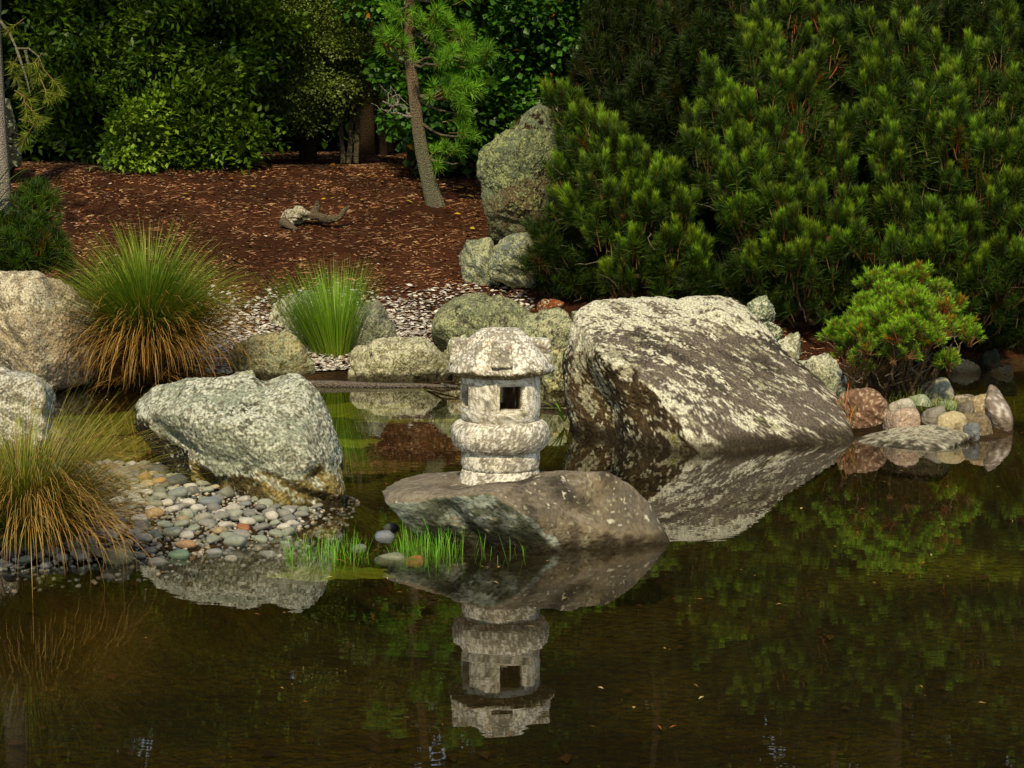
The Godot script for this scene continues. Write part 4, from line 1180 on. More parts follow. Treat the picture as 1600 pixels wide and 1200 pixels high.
# ---------------------------------------------------------------- wood in and by the water
func build_wood() -> void:
	var grey := Color8(140, 130, 112)
	var t := thing("floating_branch", "long grey branch floating by the far bank left of the lantern", "branch", Vector3(-1.066, 0, -13.344))
	var b := Bag.new()
	var p := [Vector3(-1.715, 0.012, -13.372), Vector3(-1.384, 0.015, -13.298), Vector3(-1.035, 0.01, -13.252), Vector3(-0.689, 0.012, -13.234), Vector3(-0.417, 0.01, -13.207)]
	for k in p.size(): p[k] -= t.position
	b.limb(p, [.03, .034, .026, .02, .012], 8, fill(Color8(134, 124, 112), 5))
	part("stem", commit(b), mats.bark, t)
	b = Bag.new()
	b.limb([Vector3(-0.69, 0.01, -13.252) - t.position, Vector3(-0.54, 0.05, -13.202) - t.position, Vector3(-0.408, 0.06, -13.062) - t.position], [.01, .008, .005], 6, fill(Color8(80, 62, 50), 3))
	b.limb([Vector3(-0.665, 0.01, -13.162) - t.position, Vector3(-0.511, 0.03, -12.718) - t.position, Vector3(-0.39, 0.04, -12.8) - t.position], [.01, .008, .005], 6, fill(Color8(80, 62, 50), 3))
	part("twig", commit(b), mats.bark, t)
	t = thing("floating_branch", "short dark branch at the waterline right behind the lantern", "branch", Vector3(0.267, 0, -11.945))
	b = Bag.new()
	b.limb([Vector3(-.12, .02, 0), Vector3(.1, .03, .02), Vector3(.3, .02, -.02)], [.02, .024, .015], 7, fill(Color8(96, 84, 72), 3))
	part("stem", commit(b), mats.bark, t)
	# driftwood stump lying on the mulch
	var o := Vector3(-2.086, 1.176, -17.441)
	t = thing("driftwood", "weathered grey driftwood root lying on the brown mulch", "driftwood", o)
	var look := {"base": Color8(140, 128, 104), "base2": Color8(92, 80, 62), "lichen": Color8(190, 184, 166), "lichen2": Color8(120, 122, 84), "amount": .3, "amount2": .4, "stain": .5, "mossy": .1, "wet": -1.0, "scale": 2.0}
	part("root_block", stone_mesh([Vector3(-.26, .06, 0), Vector3(-.2, .19, -.02), Vector3(-.02, .2, 0), Vector3(.14, .13, .03), Vector3(.02, .02, .06), Vector3(-.18, -.03, .08), Vector3(-.1, .05, .16), Vector3(0, .1, -.14), Vector3(-.2, .05, -.12), Vector3(.16, .06, -.04)], {"grid": 30, "round": 12.0, "amp": .12, "ridge": .14, "fine": .01, "look": look, "seed": 3, "dents": [[Vector3(.06, .03, .08), .08, .08]]}, Vector3.ZERO), mats.brown_rock, t)
	for a in [[Vector3(.08, .1, 0), Vector3(.22, .08, .04), Vector3(.34, .04, .05)], [Vector3(.1, .12, 0), Vector3(.14, .2, 0), Vector3(.13, .25, .02)], [Vector3(.16, .08, .03), Vector3(.26, .05, .02), Vector3(.36, .08, .0), Vector3(.41, .16, -.02), Vector3(.46, .19, -.03)], [Vector3(-.2, .04, .08), Vector3(-.1, -.02, .18), Vector3(-.04, -.04, .2)]]:
		b = Bag.new()
		b.limb(a, taper(.05, .014, a.size()), 7, fill(Color8(124, 112, 90), a.size()))
		part("root_limb", commit(b), mats.bark, t)
	# algae drifting just under the surface
	for q in [[Vector3(-2.672, -0.03, -11.383), .5, .6], [Vector3(-2.286, -0.03, -10.474), .42, .3], [Vector3(-2.456, -0.03, -9.819), .35, .3], [Vector3(-1.079, -0.03, -12.08), .34, .5], [Vector3(-1.006, -0.03, -13.527), .6, .22], [Vector3(-1.016, -0.03, -10.474), .2, .18], [Vector3(-0.688, -0.03, -11.549), .32, .12], [Vector3(-2.064, -0.03, -14.626), .5, .1], [Vector3(-0.715, -0.03, -6.79), .22, .14], [Vector3(-1.22, -0.02, -7.747), .12, .07]]:
		var m := Bag.new()
		var n := 40
		var ring := []
		for k in n:
			var a := TAU * k / n
			var r := 1 + .5 * na.get_noise_2d(cos(a) * 90 + q[0].x * 300, sin(a) * 90)
			ring.append(Vector3(cos(a) * q[1] * r, rnd(-.012, -.004), sin(a) * q[2] * r))
		for k in n:
			var c := tone(Color8(104, 106, 14), Color8(84, 92, 14))
			m.tri(Vector3.ZERO, ring[k], ring[(k + 1) % n], c, c, c)
		var w := setting("algae", commit(m), mats.litter, "stuff")
		w.position = q[0]

# ---------------------------------------------------------------- pines and shrubs
var feathery: ArrayMesh

func mountain_pine(label: String, base: Vector3, crown: Vector3, tips: Array, shoot: ArrayMesh, per: int, fresh: int, dull: float, group := "") -> void:
	var t := thing("pine_tree", label, "pine tree", base, group)
	var b := Bag.new()
	var trunk := curve(Vector3.ZERO, crown - base, .0, 6, .05)
	b.limb(trunk, taper(.09, .03, 7), 8, fill(Color8(96, 78, 60), 7))
	part("trunk", commit(b), mats.bark, t)
	b = Bag.new()
	var where := []
	var tints := []
	var inner := []
	var inner_tints := []
	var cones := []
	for tip in tips:
		var e: Vector3 = tip - base
		var f := clampf(e.y / maxf(.3, (crown - base).y) * .6 - .12 + rnd(-.08, .08), .03, .9)
		var s: Vector3 = trunk[int(f * 6)]
		var c := curve(s, e, e.distance_to(s) * .09, 8, .05)
		b.limb(c, taper(.028, .007, 9), 5, fill(tone(Color8(120, 100, 78), Color8(92, 76, 60)), 9))
		var L := s.distance_to(e)
		# old dull needles clothe the limb, a few stubby fresh shoots stand at its end
		for k in int(per * clampf(L, .5, 1.7)):
			var u := 1.0 - .6 * pow(rng.randf(), 1.2)
			var pos: Vector3 = c[int(u * 8)].lerp(c[mini(8, int(u * 8) + 1)], u * 8 - int(u * 8))
			var off := rdir() * Vector3(1, .75, 1) * (.09 + .34 * (1 - u)) * sqrt(rng.randf())
			var dir := (Vector3.UP * .6 + (e - s).normalized() * .5 + off * 2.2 + rdir() * .4).normalized()
			inner.append(Transform3D(basis_y(dir, rnd(0, TAU), rnd(.5, 1.1)), pos + off))
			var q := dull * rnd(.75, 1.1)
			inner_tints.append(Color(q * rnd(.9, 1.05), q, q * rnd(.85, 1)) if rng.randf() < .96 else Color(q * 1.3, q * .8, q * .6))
		for k in fresh:
			var u := 1.0 - .22 * pow(rng.randf(), 1.5)
			var pos: Vector3 = c[int(u * 8)].lerp(c[mini(8, int(u * 8) + 1)], u * 8 - int(u * 8))
			var off := rdir() * Vector3(1, .6, 1) * (.05 + .35 * (1 - u))
			var dir := (Vector3.UP * .9 + (e - s).normalized() * .35 + off * 2.5 + rdir() * .2).normalized()
			where.append(Transform3D(basis_y(dir, rnd(0, TAU), rnd(.7, 1.2)), pos + off))
			var q := rnd(.55, .93)
			tints.append(Color(q * rnd(.9, 1.05), q, q * rnd(.85, 1)))
		if rng.randf() < .5:
			var p: Vector3 = c[5]
			b.limb(curve(p, p + (rdir() + (e - s).normalized() * .5 + Vector3(0, -.1, .3)) * .3, 0, 4, .1), taper(.007, .002, 5), 4, fill(Color8(150, 136, 116), 5))
		if rng.randf() < .34: cones.append(c[7] + rdir() * .05)
	part("branches", commit(b), mats.bark, t)
	if where.size(): copies("fresh_needles", shoot, mats.needle, t, where, tints)
	if inner.size(): copies("needles", feathery, mats.needle, t, inner, inner_tints)
	var cm := Bag.new()
	cm.limb([Vector3(0, -.03, 0), Vector3(0, -.015, 0), Vector3(0, .01, 0), Vector3(0, .04, 0)], [.008, .022, .02, .004], 7, fill(Color8(150, 96, 60), 4))
	var cone := commit(cm)
	for c in cones.slice(0, 14):
		var m := part("cone", cone, mats.bark, t)
		m.position = c
		m.rotation = Vector3(rnd(-1, 1), rnd(0, 6), rnd(-1, 1))

func around(center: Vector3, half: Vector3, n: int) -> Array:
	var out := []
	for k in n:
		var d := rdir()
		out.append(center + Vector3(d.x, d.y, absf(d.z) if rng.randf() < .7 else d.z) * half * pow(rng.randf(), .4))
	return out

func build_pines() -> void:
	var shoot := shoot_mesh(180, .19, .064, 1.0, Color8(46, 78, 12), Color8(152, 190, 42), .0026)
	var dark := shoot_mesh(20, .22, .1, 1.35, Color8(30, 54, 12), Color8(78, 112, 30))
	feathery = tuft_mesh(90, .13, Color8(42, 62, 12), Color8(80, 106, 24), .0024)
	var left := [Vector3(0.388, 2.283, -15.6), Vector3(0.525, 2.227, -15.6), Vector3(0.608, 2.116, -15.4), Vector3(0.761, 2.061, -15.4), Vector3(0.846, 1.97, -15.2), Vector3(1.017, 1.773, -15), Vector3(0.457, 1.984, -15.6), Vector3(0.671, 1.691, -15), Vector3(0.409, 1.671, -15.5), Vector3(1.156, 1.663, -15), Vector3(1.377, 1.581, -15), Vector3(0.559, 1.333, -15.2), Vector3(0.881, 1.434, -14.8), Vector3(0.388, 1.331, -15.5), Vector3(1.146, 1.364, -14.7), Vector3(1.48, 1.336, -14.8), Vector3(0.718, 1.197, -15), Vector3(1.022, 1.043, -14.6), Vector3(1.345, 1.07, -14.6), Vector3(1.588, 0.963, -14.6), Vector3(0.875, 0.738, -14.8), Vector3(1.303, 0.743, -14.7), Vector3(0.785, 1.862, -15.3), Vector3(0.936, 1.609, -15), Vector3(0.589, 1.807, -15.3), Vector3(1.259, 1.499, -14.9), Vector3(1.095, 1.499, -14.9), Vector3(0.666, 1.5, -15.1)]
	mountain_pine("shrubby pine whose bright shoots lean against the standing stone", Vector3(1.285, 0.472, -15.1), Vector3(1.045, 1.725, -15.4), left, shoot, 30, 11, .92)
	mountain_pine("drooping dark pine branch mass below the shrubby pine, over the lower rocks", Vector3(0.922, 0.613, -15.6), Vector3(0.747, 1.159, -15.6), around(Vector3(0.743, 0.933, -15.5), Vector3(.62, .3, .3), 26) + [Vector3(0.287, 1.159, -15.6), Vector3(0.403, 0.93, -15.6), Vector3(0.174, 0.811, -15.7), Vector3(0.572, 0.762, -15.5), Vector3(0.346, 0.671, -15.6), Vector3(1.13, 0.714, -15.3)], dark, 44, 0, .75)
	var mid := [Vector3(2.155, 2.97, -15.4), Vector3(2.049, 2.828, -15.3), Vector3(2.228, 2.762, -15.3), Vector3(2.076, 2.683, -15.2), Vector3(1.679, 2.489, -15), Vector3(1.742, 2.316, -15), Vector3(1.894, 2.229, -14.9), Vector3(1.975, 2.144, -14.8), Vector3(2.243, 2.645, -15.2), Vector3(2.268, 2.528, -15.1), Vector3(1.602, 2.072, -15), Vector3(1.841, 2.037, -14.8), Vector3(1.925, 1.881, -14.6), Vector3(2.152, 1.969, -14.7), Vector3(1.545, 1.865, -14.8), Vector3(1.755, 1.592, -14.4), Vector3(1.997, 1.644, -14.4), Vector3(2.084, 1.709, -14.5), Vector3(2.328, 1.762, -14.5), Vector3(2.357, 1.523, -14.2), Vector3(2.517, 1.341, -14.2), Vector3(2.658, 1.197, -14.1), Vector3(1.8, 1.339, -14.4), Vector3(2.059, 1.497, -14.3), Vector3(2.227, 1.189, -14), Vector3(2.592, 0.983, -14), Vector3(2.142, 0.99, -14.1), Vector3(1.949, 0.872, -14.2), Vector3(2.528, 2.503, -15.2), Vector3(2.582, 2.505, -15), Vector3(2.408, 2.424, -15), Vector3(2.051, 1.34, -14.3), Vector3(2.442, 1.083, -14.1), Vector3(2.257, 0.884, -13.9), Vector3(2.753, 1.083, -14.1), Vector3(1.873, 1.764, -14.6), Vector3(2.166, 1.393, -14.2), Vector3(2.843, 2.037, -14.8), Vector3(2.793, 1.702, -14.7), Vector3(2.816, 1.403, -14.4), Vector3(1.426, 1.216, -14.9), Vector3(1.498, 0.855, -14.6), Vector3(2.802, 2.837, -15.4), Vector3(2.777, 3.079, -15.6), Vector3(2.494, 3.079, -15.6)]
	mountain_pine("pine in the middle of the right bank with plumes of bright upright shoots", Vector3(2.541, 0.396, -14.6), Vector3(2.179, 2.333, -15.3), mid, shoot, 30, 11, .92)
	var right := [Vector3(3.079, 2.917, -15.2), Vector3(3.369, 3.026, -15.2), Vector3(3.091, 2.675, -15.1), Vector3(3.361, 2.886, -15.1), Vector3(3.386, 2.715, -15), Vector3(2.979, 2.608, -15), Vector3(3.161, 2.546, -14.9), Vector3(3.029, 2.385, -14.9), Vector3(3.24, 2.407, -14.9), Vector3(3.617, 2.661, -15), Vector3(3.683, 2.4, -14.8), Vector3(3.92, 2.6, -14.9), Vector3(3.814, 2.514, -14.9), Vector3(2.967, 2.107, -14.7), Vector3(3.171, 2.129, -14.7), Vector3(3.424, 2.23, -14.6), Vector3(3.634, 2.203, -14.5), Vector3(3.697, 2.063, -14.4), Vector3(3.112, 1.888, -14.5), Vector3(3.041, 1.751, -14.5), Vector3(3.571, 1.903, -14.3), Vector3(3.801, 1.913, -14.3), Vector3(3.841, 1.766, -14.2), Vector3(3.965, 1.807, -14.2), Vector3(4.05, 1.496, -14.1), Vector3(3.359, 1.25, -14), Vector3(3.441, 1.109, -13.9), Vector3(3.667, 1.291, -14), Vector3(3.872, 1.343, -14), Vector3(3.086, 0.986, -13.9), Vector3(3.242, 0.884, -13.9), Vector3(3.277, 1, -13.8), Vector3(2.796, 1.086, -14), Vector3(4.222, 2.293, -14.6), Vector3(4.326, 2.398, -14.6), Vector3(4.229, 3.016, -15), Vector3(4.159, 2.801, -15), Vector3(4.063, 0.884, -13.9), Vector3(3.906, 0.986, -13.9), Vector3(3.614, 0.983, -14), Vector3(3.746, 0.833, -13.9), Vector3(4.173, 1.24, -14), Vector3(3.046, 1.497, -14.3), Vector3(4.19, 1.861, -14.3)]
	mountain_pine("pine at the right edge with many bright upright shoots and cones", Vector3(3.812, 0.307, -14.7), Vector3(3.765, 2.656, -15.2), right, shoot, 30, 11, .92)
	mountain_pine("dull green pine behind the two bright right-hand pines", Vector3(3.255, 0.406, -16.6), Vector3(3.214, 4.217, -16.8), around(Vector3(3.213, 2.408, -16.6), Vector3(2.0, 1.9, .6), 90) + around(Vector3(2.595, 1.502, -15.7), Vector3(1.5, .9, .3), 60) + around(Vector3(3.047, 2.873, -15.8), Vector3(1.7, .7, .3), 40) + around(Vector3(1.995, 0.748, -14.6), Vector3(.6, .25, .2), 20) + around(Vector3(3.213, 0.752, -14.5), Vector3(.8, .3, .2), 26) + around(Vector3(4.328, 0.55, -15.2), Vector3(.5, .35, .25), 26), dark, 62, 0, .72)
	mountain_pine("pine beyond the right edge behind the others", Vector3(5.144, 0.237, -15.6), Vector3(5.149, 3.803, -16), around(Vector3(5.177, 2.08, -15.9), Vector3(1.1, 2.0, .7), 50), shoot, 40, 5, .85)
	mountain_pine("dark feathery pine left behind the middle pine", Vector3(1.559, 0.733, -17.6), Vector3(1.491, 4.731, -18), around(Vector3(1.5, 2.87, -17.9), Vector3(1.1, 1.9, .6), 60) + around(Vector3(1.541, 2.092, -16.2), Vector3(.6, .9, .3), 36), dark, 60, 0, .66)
	# the dwarf pine at the left edge
	mountain_pine("dwarf pine shrub with one upright spire above the tan boulder at left", Vector3(-4.177, 0.828, -14.6), Vector3(-4.054, 1.337, -14.7), [Vector3(-3.996, 1.488, -14.7), Vector3(-3.962, 1.338, -14.6), Vector3(-3.959, 1.259, -14.5), Vector3(-4.109, 1.232, -14.5), Vector3(-4.217, 1.206, -14.5), Vector3(-3.819, 1.102, -14.4), Vector3(-3.759, 0.996, -14.4), Vector3(-3.899, 1.078, -14.3), Vector3(-4.058, 1.052, -14.3), Vector3(-4.19, 1.052, -14.3), Vector3(-3.825, 0.92, -14.3), Vector3(-3.981, 0.924, -14.2), Vector3(-4.139, 0.914, -14.2), Vector3(-4.377, 1.075, -14.4), Vector3(-3.966, 1.412, -14.7), Vector3(-3.977, 1.155, -14.4), Vector3(-4.429, 0.973, -14.3)], shoot_mesh(90, .12, .05, 1.0, Color8(36, 66, 18), Color8(80, 124, 36)), 26, 7, .95)
	# the young pine with the crooked trunk
	var base := Vector3(-0.804, 1.362, -18.537)
	var t := thing("young_pine", "young pine with a crooked lichened trunk and soft bright needles on the slope", "pine tree", base)
	var b := Bag.new()
	var d := -base.z
	var tr := [Vector3(-0.807, 1.334, -18.6), Vector3(-0.874, 1.579, -18.6), Vector3(-0.954, 1.918, -18.6), Vector3(-1.007, 2.255, -18.6), Vector3(-1.032, 2.524, -18.6), Vector3(-1.071, 2.859, -18.6), Vector3(-1.082, 3.192, -18.6), Vector3(-1.067, 3.524, -18.6), Vector3(-0.975, 4.317, -18.6), Vector3(-0.901, 5.491, -18.6), Vector3(-0.862, 6.65, -18.6)]
	for k in tr.size(): tr[k] += Vector3(0, 0, -d + 18.6) - base
	b.limb(tr, [.11, .088, .074, .068, .064, .064, .06, .055, .05, .04, .02], 10, [Color8(134, 128, 108), Color8(132, 132, 108), Color8(130, 130, 104), Color8(136, 124, 100), Color8(150, 132, 108), Color8(150, 130, 106), Color8(142, 122, 98), Color8(100, 84, 60), Color8(100, 84, 60), Color8(100, 84, 60), Color8(100, 84, 60)])
	part("trunk", commit(b), mats.bark, t)
	var tuft := tuft_mesh(110, .14, Color8(74, 124, 26), Color8(132, 182, 56), .0022)
	b = Bag.new()
	var where := []
	var tints := []
	for q in [[6, Vector3(-0.563, 3.187, -18.2)], [6, Vector3(-0.429, 2.853, -18.1)], [5, Vector3(-0.494, 3.081, -18.1)], [5, Vector3(-0.199, 2.959, -18.2)], [5, Vector3(-0.656, 2.878, -18)], [5, Vector3(-1.205, 3.108, -18.4)], [5, Vector3(-1.347, 3.05, -18.5)], [6, Vector3(-0.789, 3.34, -18.1)], [7, Vector3(-1.163, 3.393, -18.3)], [4, Vector3(-0.664, 2.566, -18.2)], [4, Vector3(-0.366, 2.501, -18.2)], [4, Vector3(-0.535, 2.308, -18.3)], [4, Vector3(-0.268, 2.678, -18.4)], [4, Vector3(-0.561, 2.593, -18.1)], [3, Vector3(-0.438, 2.08, -18.4)], [2, Vector3(-0.573, 1.812, -18.4)], [7, Vector3(-0.396, 3.61, -18.2)], [8, Vector3(-1.48, 4.185, -18.6)], [8, Vector3(-0.266, 4.286, -18.4)], [9, Vector3(-1.054, 4.915, -18.3)], [9, Vector3(-0.532, 5.147, -18.5)], [7, Vector3(-0.918, 3.855, -18.1)], [10, Vector3(-0.797, 6.266, -18.6)], [9, Vector3(-1.333, 5.686, -18.6)], [9, Vector3(-0.404, 5.927, -18.8)]]:
		var e: Vector3 = q[1] - base
		var c := curve(tr[q[0]], e, .04, 6, .05)
		b = Bag.new()
		b.limb(c, taper(.02, .006, 7), 5, fill(Color8(124, 116, 92), 7))
		part("branch", commit(b), mats.bark, t)
		for k in (4 if e.y < 1.1 else (7 if e.y < 2.3 else 13)):
			var u := 1.0 - .5 * pow(rng.randf(), 1.2)
			var pos: Vector3 = c[int(u * 6)].lerp(c[mini(6, int(u * 6) + 1)], u * 6 - int(u * 6))
			var off := rdir() * (.04 + .22 * (1.1 - u))
			where.append(Transform3D(basis_y((Vector3.UP * .35 + (e - tr[q[0]]).normalized() * .6 + off * 2 + rdir() * .4).normalized(), rnd(0, TAU), rnd(.75, 1.1)), pos + off))
			var s := rnd(.8, 1.08)
			tints.append(Color(s, s, s * .95))
	for q in [[3, Vector3(-1.358, 2.459, -18.4)], [3, Vector3(-1.27, 2.505, -18.5)]]:
		var e: Vector3 = q[1] - base
		var s: Vector3 = tr[q[0]]
		b = Bag.new()
		var dead := curve(s, e, .0, 6, .08)
		b.limb(dead, taper(.02, .006, 7), 5, fill(Color8(170, 164, 150), 7))
		for k in 4:
			b.limb(curve(dead[mini(6, 3 + k)], e + Vector3(-.12 + .1 * k, -.12 + rnd(0, .3), rnd(-.1, .1)), rnd(-.08, .08), 5, .1), taper(.008, .003, 6), 4, fill(Color8(176, 170, 158), 6))
		part("dead_branch", commit(b), mats.bark, t)
	copies("needles", tuft, mats.needle, t, where, tints)
	# the pine whose trunk stands on the left edge
	base = Vector3(-5.132, 1.303, -17.444)
	t = thing("pine_tree", "pine with a grey lichened trunk and hanging needle tufts at the left edge", "pine tree", base)
	b = Bag.new()
	tr = [Vector3(0, -.1, 0), Vector3(-.02, .8, 0), Vector3(-.05, 1.8, 0), Vector3(-.02, 3.2, -.1), Vector3(.0, 5, -.2), Vector3(.1, 7.5, -.2), Vector3(.1, 10, -.3)]
	b.limb(tr, [.13, .11, .115, .11, .1, .07, .03], 10, [Color8(170, 162, 150), Color8(186, 178, 168), Color8(172, 168, 152), Color8(128, 118, 104), Color8(120, 108, 92), Color8(110, 96, 80), Color8(110, 96, 80)])
	part("trunk", commit(b), mats.bark, t)
	b = Bag.new()
	var dd := -base.z - .15
	for path in [[Vector3(-4.914, 3.142, -16.9), Vector3(-4.774, 3.014, -16.7), Vector3(-4.678, 2.85, -16.6), Vector3(-4.563, 2.85, -16.6), Vector3(-4.475, 2.779, -16.6), Vector3(-4.418, 2.636, -16.6)], [Vector3(-4.678, 2.85, -16.6), Vector3(-4.606, 2.7, -16.5), Vector3(-4.562, 2.551, -16.5), Vector3(-4.531, 2.402, -16.5)], [Vector3(-4.594, 2.838, -16.6), Vector3(-4.563, 2.647, -16.6), Vector3(-4.532, 2.468, -16.6)]]:
		var pp := []
		for q in path: pp.append(q - base)
		b = Bag.new()
		b.limb(pp, taper(.016, .006, pp.size()), 5, fill(Color8(140, 138, 112), pp.size()))
		part("branch", commit(b), mats.bark, t)
	var tuft2 := tuft_mesh(80, .13, Color8(84, 98, 24), Color8(128, 138, 48), .0024)
	where = []
	tints = []
	for q in [Vector3(-4.699, 3.086, -16.7), Vector3(-4.694, 2.737, -16.6), Vector3(-4.72, 2.659, -16.6), Vector3(-4.5, 2.737, -16.6), Vector3(-4.333, 2.569, -16.5), Vector3(-4.396, 2.474, -16.5), Vector3(-4.361, 2.432, -16.5), Vector3(-4.615, 2.414, -16.5), Vector3(-4.554, 2.308, -16.4), Vector3(-4.495, 2.266, -16.4), Vector3(-4.534, 2.16, -16.4), Vector3(-4.525, 2.065, -16.4), Vector3(-4.664, 2.528, -16.6), Vector3(-4.478, 2.677, -16.6)]:
		where.append(Transform3D(basis_y((Vector3(.1, -.5, .2) + rdir() * .5).normalized(), rnd(0, 6), rnd(.85, 1.1)), q - base))
		tints.append(Color(1, 1, 1))
	for k in 320:
		var q := Vector3(0, 7.5, -.2) + rdir() * Vector3(2.4, 1.9, 2.4) * pow(rng.randf(), .4)
		where.append(Transform3D(basis_y((Vector3.UP + rdir()).normalized(), rnd(0, 6), rnd(1.6, 2.6)), q))
		tints.append(Color(.8, .85, .8))
	copies("needles", tuft2, mats.needle, t, where, tints)

func build_islet_shrub() -> void:
	var base := Vector3(2.429, 0.14, -11.1)
	base.y = .1
	var t := thing("green_shrub", "rounded bright green shrub with bare twisted stems on the islet", "shrub", base)
	var b := Bag.new()
	var sh := shoot_mesh(46, .06, .032, 1.2, Color8(72, 116, 14), Color8(142, 190, 40), .0024)
	var where := []
	var tints := []
	for e0 in [Vector3(2.12, 0.678, -11.1), Vector3(2.216, 0.754, -11.2), Vector3(2.285, 0.82, -11.2), Vector3(2.345, 0.906, -11.3), Vector3(2.403, 0.867, -11.1), Vector3(2.537, 0.94, -11.3), Vector3(2.653, 0.956, -11.3), Vector3(2.552, 0.888, -11), Vector3(2.755, 0.873, -11.3), Vector3(2.856, 0.851, -11.4), Vector3(2.926, 0.748, -11.3), Vector3(2.986, 0.672, -11.3), Vector3(2.188, 0.623, -10.9), Vector3(2.313, 0.735, -10.85), Vector3(2.426, 0.813, -10.9), Vector3(2.536, 0.808, -10.85), Vector3(2.63, 0.732, -10.9), Vector3(2.776, 0.744, -11.1), Vector3(2.878, 0.638, -11.2), Vector3(2.118, 0.496, -11.2), Vector3(2.202, 0.538, -10.8), Vector3(2.386, 0.65, -10.7), Vector3(2.488, 0.674, -10.7), Vector3(2.621, 0.603, -10.8), Vector3(2.46, 0.519, -10.7), Vector3(2.331, 0.574, -10.75), Vector3(2.625, 0.465, -10.85), Vector3(2.163, 0.431, -11), Vector3(2.418, 0.434, -10.75), Vector3(2.147, 0.587, -11.1), Vector3(2.26, 0.684, -10.9), Vector3(2.649, 0.849, -11.2), Vector3(2.458, 0.731, -10.8), Vector3(2.383, 0.51, -10.8), Vector3(2.551, 0.554, -10.75), Vector3(2.749, 0.677, -11), Vector3(2.326, 0.807, -11), Vector3(2.198, 0.717, -11), Vector3(2.381, 0.769, -11.5), Vector3(2.572, 0.849, -11.6), Vector3(2.744, 0.806, -11.6), Vector3(2.918, 0.72, -11.6), Vector3(2.3, 0.599, -11.5), Vector3(2.492, 0.564, -11.4), Vector3(2.686, 0.471, -11.5), Vector3(2.074, 0.642, -11.2), Vector3(3.029, 0.6, -11.2), Vector3(2.85, 0.443, -11.1)]:
		var e: Vector3 = (e0 as Vector3) - base
		e.x *= .9
		if absf(e.x) < .36 and rng.randf() < .3: continue
		e.y *= rnd(.93, 1.04)
		var s := Vector3(rnd(-.2, .12) + e.x * .25, .0, rnd(-.06, .06))
		var c := curve(s, e, e.x * .03 + .02, 7, .07)
		for k in c.size(): c[k].x += .05 * e.x * sin(PI * k / 7.0)
		b.limb(c, taper(rnd(.011, .017), .004, 8), 5, fill(tone(Color8(132, 112, 84), Color8(108, 90, 68)), 8))
		var thin := .45 if e0.x > 2.7 else 1.0 if e0.x < Vector3(2.923, 0.663, -11.2).x and e0.y > Vector3(2.424, 0.583, -10.9).y else .25
		for k in int(46 * thin):
			var d := rdir() * Vector3(1, .75, 1)
			if d.y < -.35: d.y *= -1
			var off := d * rnd(.02, .08)
			where.append(Transform3D(basis_y((Vector3.UP * .7 + d + rdir() * .3).normalized(), rnd(0, 6), rnd(.7, 1.15)), e + off - Vector3(0, .05, 0)))
			var q := rnd(.78, 1.08)
			tints.append(Color(q, q, q) if rng.randf() < (.98 if e0.x < 2.6 else .88) else Color(1.3 * q, .8 * q, .7 * q))
		for k in 3:
			var u := rnd(.45, .9)
			var p: Vector3 = c[int(u * 7)]
			b.limb(curve(p, p + (rdir() + Vector3.UP * .6) * .12, 0, 3, .1), taper(.005, .002, 4), 4, fill(Color8(150, 138, 116), 4))
	part("stems", commit(b), mats.bark, t)
	copies("leaves", sh, mats.needle, t, where, tints)

func add_trunk(t: Node3D, pts: Array, r0: float, r1: float, col: Color) -> void:
	var b := Bag.new()
	b.limb(pts, taper(r0, r1, pts.size()), 9, fill(col, pts.size()))
	part("trunk", commit(b), mats.bark, t)

